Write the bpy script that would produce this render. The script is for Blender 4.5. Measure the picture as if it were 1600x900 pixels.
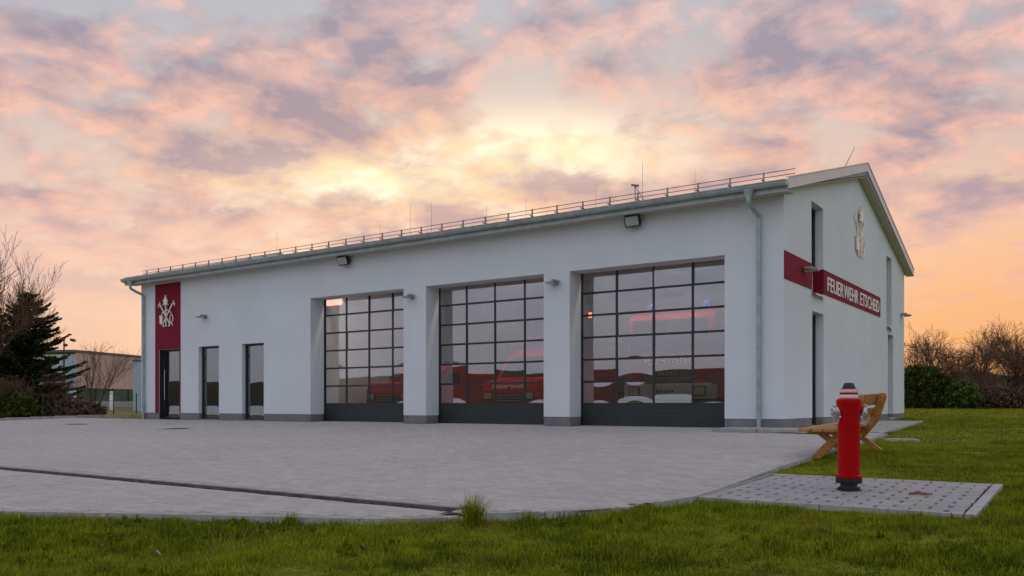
import bpy, bmesh, math, random
import numpy as np
from mathutils import Vector, Matrix
R = math.radians
rng = np.random.default_rng(7)
random.seed(7)
for o in list(bpy.data.objects): bpy.data.objects.remove(o)
scene = bpy.context.scene
col = scene.collection

# ------------------------------------------------------------------ camera
YAW = R(34.7)
CAM = Vector((5.82, -19.31, 0.60))
FW = Vector((-math.sin(YAW), math.cos(YAW), 0)); RT = Vector((math.cos(YAW), math.sin(YAW), 0))
cd = bpy.data.cameras.new('camera'); cam = bpy.data.objects.new('camera', cd); col.objects.link(cam)
cam.location = CAM; cam.rotation_euler = (R(90), 0, YAW)
cd.sensor_width = 36; cd.lens = 29.54; cd.shift_y = 0.1131; cd.clip_end = 4000; cd.clip_start = 0.05
scene.camera = cam
scene.view_settings.view_transform = 'Standard'; scene.view_settings.look = 'None'
scene.view_settings.exposure = 0.0; scene.view_settings.gamma = 1.0
scene.view_settings.use_curve_mapping = False

# ------------------------------------------------------------------ sky
world = bpy.data.worlds.new('World'); scene.world = world; world.use_nodes = True
nt = world.node_tree; nt.nodes.clear()
class NG:
    """tiny node-graph helper: sockets are passed around as values"""
    def __init__(s, tree): s.t = tree; s.N = tree.nodes; s.L = tree.links
    def _in(s, sock, v):
        if isinstance(v, bpy.types.NodeSocket): s.L.new(v, sock)
        elif v is not None:
            if sock.type == 'RGBA' and len(v) == 3: v = (*v, 1)
            sock.default_value = v
    def m(s, op, a, b=None, c=None, clamp=False):
        n = s.N.new('ShaderNodeMath'); n.operation = op; n.use_clamp = clamp
        s._in(n.inputs[0], a)
        if b is not None: s._in(n.inputs[1], b)
        if c is not None: s._in(n.inputs[2], c)
        return n.outputs[0]
    def v(s, op, a, b=None):
        n = s.N.new('ShaderNodeVectorMath'); n.operation = op
        s._in(n.inputs[0], a)
        if b is not None:
            if op == 'SCALE': s._in(n.inputs['Scale'], b)
            else: s._in(n.inputs[1], b)
        return n.outputs['Value'] if op in ('DOT_PRODUCT', 'LENGTH', 'DISTANCE') else n.outputs[0]
    def mix(s, f, a, b, mode='MIX'):
        n = s.N.new('ShaderNodeMix'); n.data_type = 'RGBA'; n.blend_type = mode
        s._in(n.inputs[0], f); s._in(n.inputs[6], a); s._in(n.inputs[7], b)
        return n.outputs[2]
    def ramp(s, f, stops, interp='LINEAR'):
        n = s.N.new('ShaderNodeValToRGB'); n.color_ramp.interpolation = interp
        els = n.color_ramp.elements
        while len(els) < len(stops): els.new(0.5)
        for e, (p, c) in zip(els, stops):
            e.position = p; e.color = (*c, 1) if len(c) == 3 else c
        s._in(n.inputs[0], f); return n.outputs[0]
    def rng(s, v, a, b, c=0.0, d=1.0, smooth=True):
        n = s.N.new('ShaderNodeMapRange'); n.interpolation_type = 'SMOOTHSTEP' if smooth else 'LINEAR'
        s._in(n.inputs['Value'], v)
        for k, x in zip(('From Min', 'From Max', 'To Min', 'To Max'), (a, b, c, d)): n.inputs[k].default_value = x
        return n.outputs[0]
    def noise(s, vec, scale, detail=4, rough=0.55, dist=0.0, lac=2.0, out='Fac'):
        n = s.N.new('ShaderNodeTexNoise')
        if vec is not None: s._in(n.inputs['Vector'], vec)
        n.inputs['Scale'].default_value = scale; n.inputs['Detail'].default_value = detail
        n.inputs['Roughness'].default_value = rough; n.inputs['Distortion'].default_value = dist
        n.inputs['Lacunarity'].default_value = lac
        return n.outputs[out]
g = NG(nt)
SUN_EL = 7.0
S_AZ = math.atan2(FW.x, FW.y)          # azimuth of the glow, measured from +Y
def sky_dir(az_off, el):
    d = Matrix.Rotation(-R(az_off), 3, 'Z') @ FW
    return Vector((d.x*math.cos(R(el)), d.y*math.cos(R(el)), math.sin(R(el))))
SKX, SKY = 3.7, 1.9      # which stretch of the cloud noise is overhead
tc = g.N.new('ShaderNodeTexCoord')
d = g.v('NORMALIZE', tc.outputs['Generated'])
sp = g.N.new('ShaderNodeSeparateXYZ'); g.L.new(d, sp.inputs[0])
dz = g.m('MAXIMUM', sp.outputs[2], 0.0)
# how far towards the sunset (1) or away from it (0)
hx = g.N.new('ShaderNodeCombineXYZ'); g.L.new(sp.outputs[0], hx.inputs[0]); g.L.new(sp.outputs[1], hx.inputs[1])
hn = g.v('NORMALIZE', hx.outputs[0])
az = g.v('DOT_PRODUCT', hn, tuple(sky_dir(6, 0)))
toward = g.rng(az, 0.05, 0.92)
fwd = g.v('DOT_PRODUCT', d, tuple(sky_dir(0, 0))); lat = g.v('DOT_PRODUCT', d, tuple(sky_dir(90, 0)))
front_half = g.rng(fwd, 0.0, 0.5)
def glow(l0, e0, wl, we):
    """soft elliptical break in the cloud: sine of azimuth and elevation of its centre, half widths"""
    u = g.m('DIVIDE', g.m('SUBTRACT', lat, l0), wl); v_ = g.m('DIVIDE', g.m('SUBTRACT', sp.outputs[2], e0), we)
    return g.m('MULTIPLY', front_half, g.m('POWER', 2.718, g.m('MULTIPLY', g.m('ADD', g.m('MULTIPLY', u, u), g.m('MULTIPLY', v_, v_)), -1.0)))
glow_wide = glow(-0.05, 0.22, 0.44, 0.15)
glow_mid = g.m('MAXIMUM', glow(0.03, 0.285, 0.13, 0.036), glow(-0.14, 0.255, 0.17, 0.030))
glow_low = glow(0.52, 0.02, 0.32, 0.17)
# cloud sheet at constant height: project the ray onto it
inv = g.m('DIVIDE', 1.0, g.m('ADD', dz, 0.26))
P = g.v('SCALE', hx.outputs[0], inv)
warp = g.noise(P, 2.4, 2, 0.5, out='Color')
P2 = g.v('ADD', P, g.v('SCALE', g.v('SUBTRACT', warp, (0.5, 0.5, 0.5)), 0.15))
sh = sky_dir(1, 0)
P2 = g.v('ADD', P2, (SKX, SKY, 0.0))
NS, ND, NRO = 5.4, 9, 0.53
n1 = g.noise(P2, NS, ND, NRO, 0.0)
n1s = g.noise(g.v('ADD', P2, tuple(Vector((sh.x, sh.y, 0))*0.045)), NS, ND, NRO, 0.0)
n2 = g.noise(g.v('ADD', P2, (11.0, 4.0, 0)), 1.9, 3, 0.5)
n3 = g.noise(g.v('ADD', P2, (5.0, 9.0, 0)), 15.0, 6, 0.55)
dens = g.m('ADD', g.m('ADD', g.m('MULTIPLY', n1, 0.66), g.m('MULTIPLY', n2, 0.50)), g.m('MULTIPLY', g.m('SUBTRACT', n3, 0.5), 0.30))
mask = g.rng(dens, 0.45, 0.64)
lit = g.m('MULTIPLY_ADD', g.m('ADD', g.m('SUBTRACT', n1, n1s), g.m('MULTIPLY', g.m('SUBTRACT', n3, 0.5), 0.17)), 4.8, 0.56, clamp=True)
thick = g.rng(dens, 0.58, 0.73)
# clear sky behind the clouds
front = g.ramp(dz, [(0.0, (0.96, 0.53, 0.35)), (0.07, (1.0, 0.61, 0.44)), (0.17, (1.0, 0.66, 0.53)), (0.28, (0.72, 0.58, 0.57)), (0.40, (0.50, 0.53, 0.62)), (0.7, (0.55, 0.65, 0.83)), (1.0, (0.57, 0.69, 0.88))])
back = g.ramp(dz, [(0.0, (0.55, 0.57, 0.67)), (0.10, (0.67, 0.65, 0.75)), (0.28, (0.64, 0.71, 0.86)), (0.6, (0.59, 0.69, 0.88)), (1.0, (0.57, 0.69, 0.88))])
base = g.mix(toward, back, front)
nish = g.N.new('ShaderNodeTexSky'); nish.sky_type = 'NISHITA'; nish.sun_disc = False
nish.sun_elevation = R(SUN_EL); nish.sun_rotation = S_AZ; nish.air_density = 1.2; nish.dust_density = 2.0
base = g.mix(0.18, base, g.mix(1.0, nish.outputs[0], (0.08, 0.08, 0.08), 'MULTIPLY'))
# orange low on the right, brighter haze and break in the cloud round the glow
base = g.mix(g.m('MULTIPLY', glow_low, 0.95), base, (1.0, 0.46, 0.14))
base = g.mix(g.m('MULTIPLY', glow_wide, 0.50), base, (0.98, 0.70, 0.48))
base = g.mix(g.m('MULTIPLY', glow_mid, 0.95), base, (1.45, 1.22, 0.84))
# cloud colours
lit_far = g.mix(toward, (0.82, 0.82, 0.89), (0.95, 0.54, 0.44))
hi = g.rng(dz, 0.28, 0.46)
lit_far = g.mix(g.m('MULTIPLY', hi, toward), lit_far, (0.84, 0.58, 0.55))
lit_col = g.mix(g.m('MULTIPLY', glow_wide, 0.7), lit_far, (1.0, 0.60, 0.36))
lit_col = g.mix(g.m('MULTIPLY', glow_mid, 0.85), lit_col, (1.15, 0.86, 0.42))
dark_far = g.mix(toward, (0.51, 0.55, 0.65), (0.33, 0.30, 0.375))
low = g.rng(dz, 0.05, 0.33)
dark_col = g.mix(low, (0.66, 0.44, 0.43), dark_far)
dark_col = g.mix(toward, dark_far, dark_col)
dark_col = g.mix(g.m('MULTIPLY', hi, toward), dark_col, (0.34, 0.33, 0.41))
dark_col = g.mix(g.m('MULTIPLY', glow_wide, 0.50), dark_col, (0.74, 0.44, 0.36))
cl = g.mix(g.m('SUBTRACT', lit, g.m('MULTIPLY', thick, 0.55), clamp=True), dark_col, lit_col)
# thin towards the horizon
mask = g.m('MULTIPLY', mask, g.rng(dz, 0.06, 0.24, 0.12, 1.0))
mask = g.m('MULTIPLY', mask, g.m('SUBTRACT', 1.0, g.m('MULTIPLY', glow_mid, 0.35)))
skyc = g.mix(mask, base, cl)
bg = g.N.new('ShaderNodeBackground'); g.L.new(skyc, bg.inputs[0]); bg.inputs[1].default_value = 1.0
wo = g.N.new('ShaderNodeOutputWorld'); g.L.new(bg.outputs[0], wo.inputs[0])
world.cycles.sampling_method = 'MANUAL'; world.cycles.sample_map_resolution = 1024

# ------------------------------------------------------------------ sun (veiled by the clouds, behind the building)
sl = bpy.data.lights.new('sun', 'SUN'); sl.energy = 0.6; sl.angle = R(14); sl.color = (1.0, 0.66, 0.40)
so = bpy.data.objects.new('sun', sl); col.objects.link(so)
so.rotation_euler = (-sky_dir(1, SUN_EL)).to_track_quat('-Z', 'Y').to_euler()

# ------------------------------------------------------------------ materials
def mat(name, color, rough=0.6, metal=0.0, var=0.0, vscale=3.0, bump=0.0, bscale=40.0, spec=0.5, dirt=None, coat=0.0, vdetail=5):
    m = bpy.data.materials.new(name); m.use_nodes = True; t = m.node_tree; b = t.nodes['Principled BSDF']
    q = NG(t); b.inputs['Roughness'].default_value = rough; b.inputs['Metallic'].default_value = metal
    b.inputs['Specular IOR Level'].default_value = spec; b.inputs['Coat Weight'].default_value = coat
    co = q.N.new('ShaderNodeTexCoord').outputs['Object']
    c = (*color, 1)
    if var:
        n = q.noise(co, vscale, vdetail, 0.6)
        lo = tuple(x*(1-var) for x in color); hi = tuple(min(1, x*(1+var)) for x in color)
        c = q.mix(q.rng(n, 0.3, 0.7), lo, hi)
    if dirt:
        n = q.noise(co, dirt[1], 6, 0.65, 0.4)
        c = q.mix(q.rng(n, dirt[2], dirt[3], 0, dirt[4]), c, dirt[0])
    q._in(b.inputs['Base Color'], c)
    if bump:
        bn = q.N.new('ShaderNodeBump'); bn.inputs['Strength'].default_value = bump; bn.inputs['Distance'].default_value = 0.01
        q.L.new(q.noise(co, bscale, 4, 0.6), bn.inputs['Height']); q.L.new(bn.outputs[0], b.inputs['Normal'])
    return m
M = {}
def plaster_mat():
    m = bpy.data.materials.new('plaster'); m.use_nodes = True; q = NG(m.node_tree); b = m.node_tree.nodes['Principled BSDF']
    co = q.N.new('ShaderNodeTexCoord').outputs['Object']
    n1 = q.noise(co, 0.5, 6, 0.6, 0.3); st_ = q.noise(q.v('MULTIPLY', co, (5.0, 5.0, 0.22)), 1.0, 5, 0.65); n3 = q.noise(co, 26, 3, 0.6); n4 = q.noise(co, 2.6, 6, 0.7, 0.5)
    c = q.mix(q.rng(n1, 0.3, 0.72), (0.675, 0.715, 0.745), (0.73, 0.765, 0.79))
    c = q.mix(q.rng(st_, 0.54, 0.76, 0, 0.16), c, (0.50, 0.49, 0.465))
    c = q.mix(q.rng(n4, 0.60, 0.80, 0, 0.16), c, (0.52, 0.51, 0.48))
    c = q.mix(q.rng(n3, 0.42, 0.7, 0, 0.10), c, (0.60, 0.60, 0.60))
    q._in(b.inputs['Base Color'], c); b.inputs['Roughness'].default_value = 0.88; b.inputs['Specular IOR Level'].default_value = 0.15
    bn = q.N.new('ShaderNodeBump'); bn.inputs['Strength'].default_value = 0.35; bn.inputs['Distance'].default_value = 0.006
    q.L.new(q.noise(co, 120, 4, 0.65), bn.inputs['Height']); q.L.new(bn.outputs[0], b.inputs['Normal']); return m
M['plaster'] = plaster_mat()
M['plinth'] = mat('plinth_render', (0.21, 0.205, 0.21), 0.85, var=0.12, vscale=2.5, bump=0.3, bscale=120, spec=0.2)
M['red_wall'] = mat('red_plaster', (0.22, 0.008, 0.030), 0.75, var=0.06, vscale=1.5, bump=0.2, bscale=160, spec=0.2)
M['zinc'] = mat('zinc', (0.40, 0.45, 0.45), 0.5, 0.25, var=0.15, vscale=4, bump=0.05, bscale=15)
M['pipe'] = mat('zinc_pipe', (0.34, 0.41, 0.43), 0.45, 0.25, var=0.18, vscale=5)
M['barge'] = mat('barge_sheet', (0.72, 0.64, 0.62), 0.5, var=0.05, vscale=1.2)
M['roof'] = mat('roof_sheet', (0.24, 0.25, 0.26), 0.6, var=0.2, vscale=8)
M['soffit'] = mat('soffit_board', (0.50, 0.46, 0.42), 0.8, var=0.08, vscale=6)
M['galv'] = mat('galvanised_rail', (0.30, 0.27, 0.26), 0.5, 0.6, var=0.1)
M['frame'] = mat('anthracite_frame', (0.018, 0.021, 0.024), 0.42, var=0.15, vscale=6)
M['panel'] = mat('anthracite_panel', (0.022, 0.029, 0.030), 0.5, var=0.15, vscale=3, bump=0.15, bscale=220)
M['white'] = mat('white_letter', (0.80, 0.79, 0.78), 0.5, var=0.03)
M['emblem'] = mat('emblem_sheet', (0.82, 0.74, 0.64), 0.35, 0.25, var=0.05)
M['lamp_grey'] = mat('lamp_aluminium', (0.32, 0.32, 0.31), 0.45, 0.5, var=0.1)
M['black'] = mat('black_plastic', (0.016, 0.016, 0.017), 0.45, var=0.1)
M['lens'] = mat('lamp_lens', (0.42, 0.44, 0.42), 0.15, 0.0, spec=0.8)
M['concrete'] = mat('concrete_stone', (0.40, 0.39, 0.37), 0.85, var=0.14, vscale=6, bump=0.4, bscale=70, spec=0.25, dirt=((0.24, 0.23, 0.20), 2.2, 0.5, 0.75, 0.6))
M['kerb'] = mat('kerb_stone', (0.33, 0.32, 0.31), 0.85, var=0.14, vscale=6, bump=0.4, bscale=70, spec=0.25, dirt=((0.2, 0.19, 0.17), 2.2, 0.5, 0.75, 0.6))
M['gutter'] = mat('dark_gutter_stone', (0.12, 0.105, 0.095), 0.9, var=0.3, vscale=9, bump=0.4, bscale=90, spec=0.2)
M['joint'] = mat('joint_sand', (0.075, 0.066, 0.058), 0.95, var=0.25, vscale=9, bump=0.4, bscale=150, spec=0.1)
M['pad_joint'] = mat('pad_joint_soil', (0.050, 0.040, 0.032), 0.95, var=0.4, vscale=14, spec=0.1)
M['iron'] = mat('cast_iron', (0.13, 0.085, 0.07), 0.7, 0.4, var=0.3, vscale=12, bump=0.5, bscale=60)
M['hyd_red'] = mat('hydrant_red', (0.45, 0.001, 0.004), 0.45, var=0.10, vscale=5, coat=0.02, spec=0.10, dirt=((0.13, 0.012, 0.010), 7, 0.56, 0.72, 0.75), bump=0.12, bscale=45)
M['hyd_dark'] = mat('hydrant_iron', (0.022, 0.030, 0.030), 0.5, 0.3, var=0.3, vscale=12, bump=0.3, bscale=80)
M['hyd_white'] = mat('hydrant_band', (0.74, 0.71, 0.72), 0.35, var=0.06)
M['alu'] = mat('cast_aluminium', (0.52, 0.51, 0.50), 0.42, 0.7, var=0.12, vscale=14, bump=0.15, bscale=60)
M['chrome'] = mat('chain_steel', (0.6, 0.57, 0.54), 0.3, 0.9)
M['bark'] = mat('bark', (0.085, 0.060, 0.045), 0.9, var=0.35, vscale=8, bump=0.5, bscale=30, spec=0.15)
M['twig'] = mat('twig', (0.17, 0.095, 0.066), 0.85, var=0.25, vscale=6, spec=0.15)
M['truck_red'] = mat('truck_red', (0.52, 0.012, 0.020), 0.25, var=0.04, coat=0.5)
M['truck_white'] = mat('truck_white', (0.74, 0.73, 0.70), 0.3, var=0.03, coat=0.3)
M['truck_grey'] = mat('truck_grille', (0.10, 0.105, 0.11), 0.45, var=0.1)
M['tyre'] = mat('tyre', (0.02, 0.02, 0.02), 0.85)
M['int_wall'] = mat('hall_wall', (0.82, 0.82, 0.80), 0.85, var=0.05)
M['int_floor'] = mat('hall_floor', (0.45, 0.45, 0.44), 0.5, var=0.1)
M['blue'] = mat('blue_light', (0.02, 0.06, 0.5), 0.2, coat=0.4)
M['lamp_lens'] = mat('headlamp_lens', (0.72, 0.72, 0.70), 0.2, 0.3, var=0.15, vscale=20)
M['plate'] = mat('number_plate', (0.75, 0.75, 0.73), 0.4)
M['plate_blue'] = mat('plate_blue', (0.01, 0.05, 0.32), 0.4)
M['post_green'] = mat('fence_green', (0.012, 0.035, 0.022), 0.5, var=0.1)
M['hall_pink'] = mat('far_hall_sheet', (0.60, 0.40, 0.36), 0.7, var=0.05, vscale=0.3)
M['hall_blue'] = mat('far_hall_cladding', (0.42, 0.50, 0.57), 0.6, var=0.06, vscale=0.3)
M['hall_dark'] = mat('far_hall_base', (0.040, 0.085, 0.055), 0.6, var=0.3, vscale=0.5)
M['hall_grey'] = mat('far_hall_plinth', (0.30, 0.31, 0.29), 0.8, var=0.1, vscale=0.5)
M['asphalt'] = mat('asphalt', (0.055, 0.055, 0.057), 0.9, var=0.15, vscale=2, bump=0.4, bscale=80)
M['pole'] = mat('mast_grey', (0.14, 0.11, 0.11), 0.55, 0.3)
M['leaf_dry'] = mat('dry_leaf', (0.30, 0.24, 0.13), 0.8, var=0.3, vscale=30)
M['stick'] = mat('dry_stick', (0.26, 0.09, 0.06), 0.85, var=0.3, vscale=20)
M['chair'] = mat('chair_steel', (0.55, 0.55, 0.55), 0.3, 0.8)

def wood_mat():
    m = bpy.data.materials.new('larch_wood'); m.use_nodes = True; q = NG(m.node_tree); b = m.node_tree.nodes['Principled BSDF']
    co = q.N.new('ShaderNodeTexCoord').outputs['Object']
    st = q.v('MULTIPLY', co, (14.0, 1.3, 14.0))
    n = q.noise(st, 2.2, 6, 0.6, 0.8)
    oi = q.N.new('ShaderNodeObjectInfo').outputs['Random']
    c = q.ramp(q.m('ADD', n, q.m('MULTIPLY', oi, 0.12)), [(0.3, (0.22, 0.085, 0.016)), (0.5, (0.40, 0.17, 0.036)), (0.72, (0.56, 0.27, 0.075))])
    q._in(b.inputs['Base Color'], c); b.inputs['Roughness'].default_value = 0.55
    bn = q.N.new('ShaderNodeBump'); bn.inputs['Strength'].default_value = 0.25; bn.inputs['Distance'].default_value = 0.005
    q.L.new(n, bn.inputs['Height']); q.L.new(bn.outputs[0], b.inputs['Normal'])
    return m
M['wood'] = wood_mat()

def glass_mat(name, ior, tint):
    m = bpy.data.materials.new(name); m.use_nodes = True; t = m.node_tree; t.nodes.clear(); q = NG(t)
    fr = q.N.new('ShaderNodeFresnel'); fr.inputs[0].default_value = ior
    tr = q.N.new('ShaderNodeBsdfTransparent'); tr.inputs[0].default_value = (*tint, 1)
    gl = q.N.new('ShaderNodeBsdfGlossy'); gl.inputs['Roughness'].default_value = 0.012; gl.inputs[0].default_value = (0.94, 0.95, 0.97, 1)
    mx = q.N.new('ShaderNodeMixShader'); q.L.new(fr.outputs[0], mx.inputs[0]); q.L.new(tr.outputs[0], mx.inputs[1]); q.L.new(gl.outputs[0], mx.inputs[2])
    o = q.N.new('ShaderNodeOutputMaterial'); q.L.new(mx.outputs[0], o.inputs[0]); return m
M['glass'] = glass_mat('pane_glass', 3.7, (0.98, 0.98, 0.98))
M['win_glass'] = glass_mat('window_glass', 3.4, (0.85, 0.88, 0.88))
M['car_glass'] = mat('car_glass', (0.02, 0.022, 0.025), 0.06, spec=0.9)

def paver_mat(name, c0, c1, use_attr):
    m = bpy.data.materials.new(name); m.use_nodes = True; q = NG(m.node_tree); b = m.node_tree.nodes['Principled BSDF']
    tcn = q.N.new('ShaderNodeTexCoord')
    geo = q.N.new('ShaderNodeNewGeometry').outputs['Position']
    if use_attr:
        a = q.N.new('ShaderNodeAttribute'); a.attribute_name = 'shade'; r = a.outputs['Fac']
    else: r = q.N.new('ShaderNodeObjectInfo').outputs['Random']
    big = q.noise(geo, 0.28, 5, 0.6, 0.3); fine = q.noise(geo, 45, 4, 0.7)
    f = q.m('ADD', q.m('MULTIPLY', r, 0.70), q.m('MULTIPLY', q.rng(big, 0.3, 0.7), 0.30))
    c = q.mix(f, c0, c1)
    c = q.mix(q.rng(fine, 0.45, 0.75, 0, 0.35), c, tuple(x*0.55 for x in c0))
    st = q.noise(geo, 1.1, 6, 0.7, 0.6)
    c = q.mix(q.rng(st, 0.60, 0.78, 0, 0.4), c, tuple(x*0.6 for x in c0))
    q._in(b.inputs['Base Color'], c); b.inputs['Roughness'].default_value = 0.72; b.inputs['Specular IOR Level'].default_value = 0.35
    bn = q.N.new('ShaderNodeBump'); bn.inputs['Strength'].default_value = 0.35; bn.inputs['Distance'].default_value = 0.004
    q.L.new(fine, bn.inputs['Height']); q.L.new(bn.outputs[0], b.inputs['Normal'])
    return m
M['paver'] = paver_mat('forecourt_paver', (0.375, 0.348, 0.336), (0.50, 0.465, 0.448), False)
M['paver_f'] = paver_mat('forecourt_paver_field', (0.375, 0.348, 0.336), (0.50, 0.465, 0.448), True)
M['pad_paver'] = paver_mat('pad_paver', (0.29, 0.28, 0.285), (0.38, 0.365, 0.37), False)

def leaf_mat(name, c0, c1, rough=0.6, trans=0.25, dry=None):
    m = bpy.data.materials.new(name); m.use_nodes = True; q = NG(m.node_tree); t = m.node_tree; b = t.nodes['Principled BSDF']
    a = q.N.new('ShaderNodeAttribute'); a.attribute_name = 'shade'
    c = q.mix(a.outputs['Fac'], c0, c1)
    if dry:
        pos = q.N.new('ShaderNodeNewGeometry').outputs['Position']
        c = q.mix(q.rng(q.noise(pos, 1.3, 6, 0.7, 0.5), 0.48, 0.70, 0, 0.60), c, dry)
        c = q.mix(q.rng(q.noise(q.v('ADD', pos, (7.0, 3.0, 0.0)), 2.1, 4, 0.6, 0.3), 0.55, 0.70, 0, 0.55), c, (0.045, 0.085, 0.008))
    q._in(b.inputs['Base Color'], c); b.inputs['Roughness'].default_value = rough; b.inputs['Specular IOR Level'].default_value = 0.05
    tl = q.N.new('ShaderNodeBsdfTranslucent'); q._in(tl.inputs[0], c)
    mx = q.N.new('ShaderNodeMixShader'); mx.inputs[0].default_value = trans
    out = t.nodes['Material Output']
    q.L.new(b.outputs[0], mx.inputs[1]); q.L.new(tl.outputs[0], mx.inputs[2]); q.L.new(mx.outputs[0], out.inputs[0])
    return m
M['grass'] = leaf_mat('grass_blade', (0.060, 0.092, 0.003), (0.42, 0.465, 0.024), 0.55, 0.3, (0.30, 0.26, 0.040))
M['spruce'] = leaf_mat('spruce_needle', (0.020, 0.034, 0.010), (0.10, 0.125, 0.035), 0.7, 0.1)
M['thuja'] = leaf_mat('thuja_leaf', (0.02, 0.036, 0.007), (0.13, 0.15, 0.03), 0.7, 0.1)
M['laurel'] = leaf_mat('laurel_leaf', (0.025, 0.05, 0.012), (0.16, 0.20, 0.045), 0.4, 0.15)
M['shrub'] = leaf_mat('dry_shrub', (0.08, 0.055, 0.034), (0.28, 0.18, 0.115), 0.8, 0.2)

def lawn_mat():
    m = bpy.data.materials.new('lawn_ground'); m.use_nodes = True; q = NG(m.node_tree); b = m.node_tree.nodes['Principled BSDF']
    geo = q.N.new('ShaderNodeNewGeometry').outputs['Position']
    n = q.noise(geo, 0.35, 6, 0.6, 0.4); f = q.noise(geo, 16, 6, 0.75)
    c = q.mix(q.rng(f, 0.3, 0.7), (0.075, 0.098, 0.005), (0.28, 0.30, 0.02))
    c = q.mix(q.rng(n, 0.42, 0.68, 0, 0.5), c, (0.155, 0.15, 0.016))
    q._in(b.inputs['Base Color'], c); b.inputs['Roughness'].default_value = 0.9; b.inputs['Specular IOR Level'].default_value = 0.1
    bn = q.N.new('ShaderNodeBump'); bn.inputs['Strength'].default_value = 0.9; bn.inputs['Distance'].default_value = 0.04
    q.L.new(f, bn.inputs['Height']); q.L.new(bn.outputs[0], b.inputs['Normal'])
    return m
M['lawn'] = lawn_mat()
def hill_mat():
    m = bpy.data.materials.new('wooded_hill'); m.use_nodes = True; q = NG(m.node_tree); b = m.node_tree.nodes['Principled BSDF']
    geo = q.N.new('ShaderNodeNewGeometry').outputs['Position']
    n = q.noise(geo, 0.012, 5, 0.6); f = q.noise(geo, 0.15, 6, 0.7)
    c = q.mix(q.rng(n, 0.4, 0.6), (0.10, 0.080, 0.062), (0.10, 0.105, 0.050))
    c = q.mix(q.rng(f, 0.35, 0.7), tuple(x*0.6 for x in (0.10, 0.080, 0.062)), c)
    q._in(b.inputs['Base Color'], c); b.inputs['Roughness'].default_value = 0.95; b.inputs['Specular IOR Level'].default_value = 0.05
    return m
M['hill'] = hill_mat()

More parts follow.
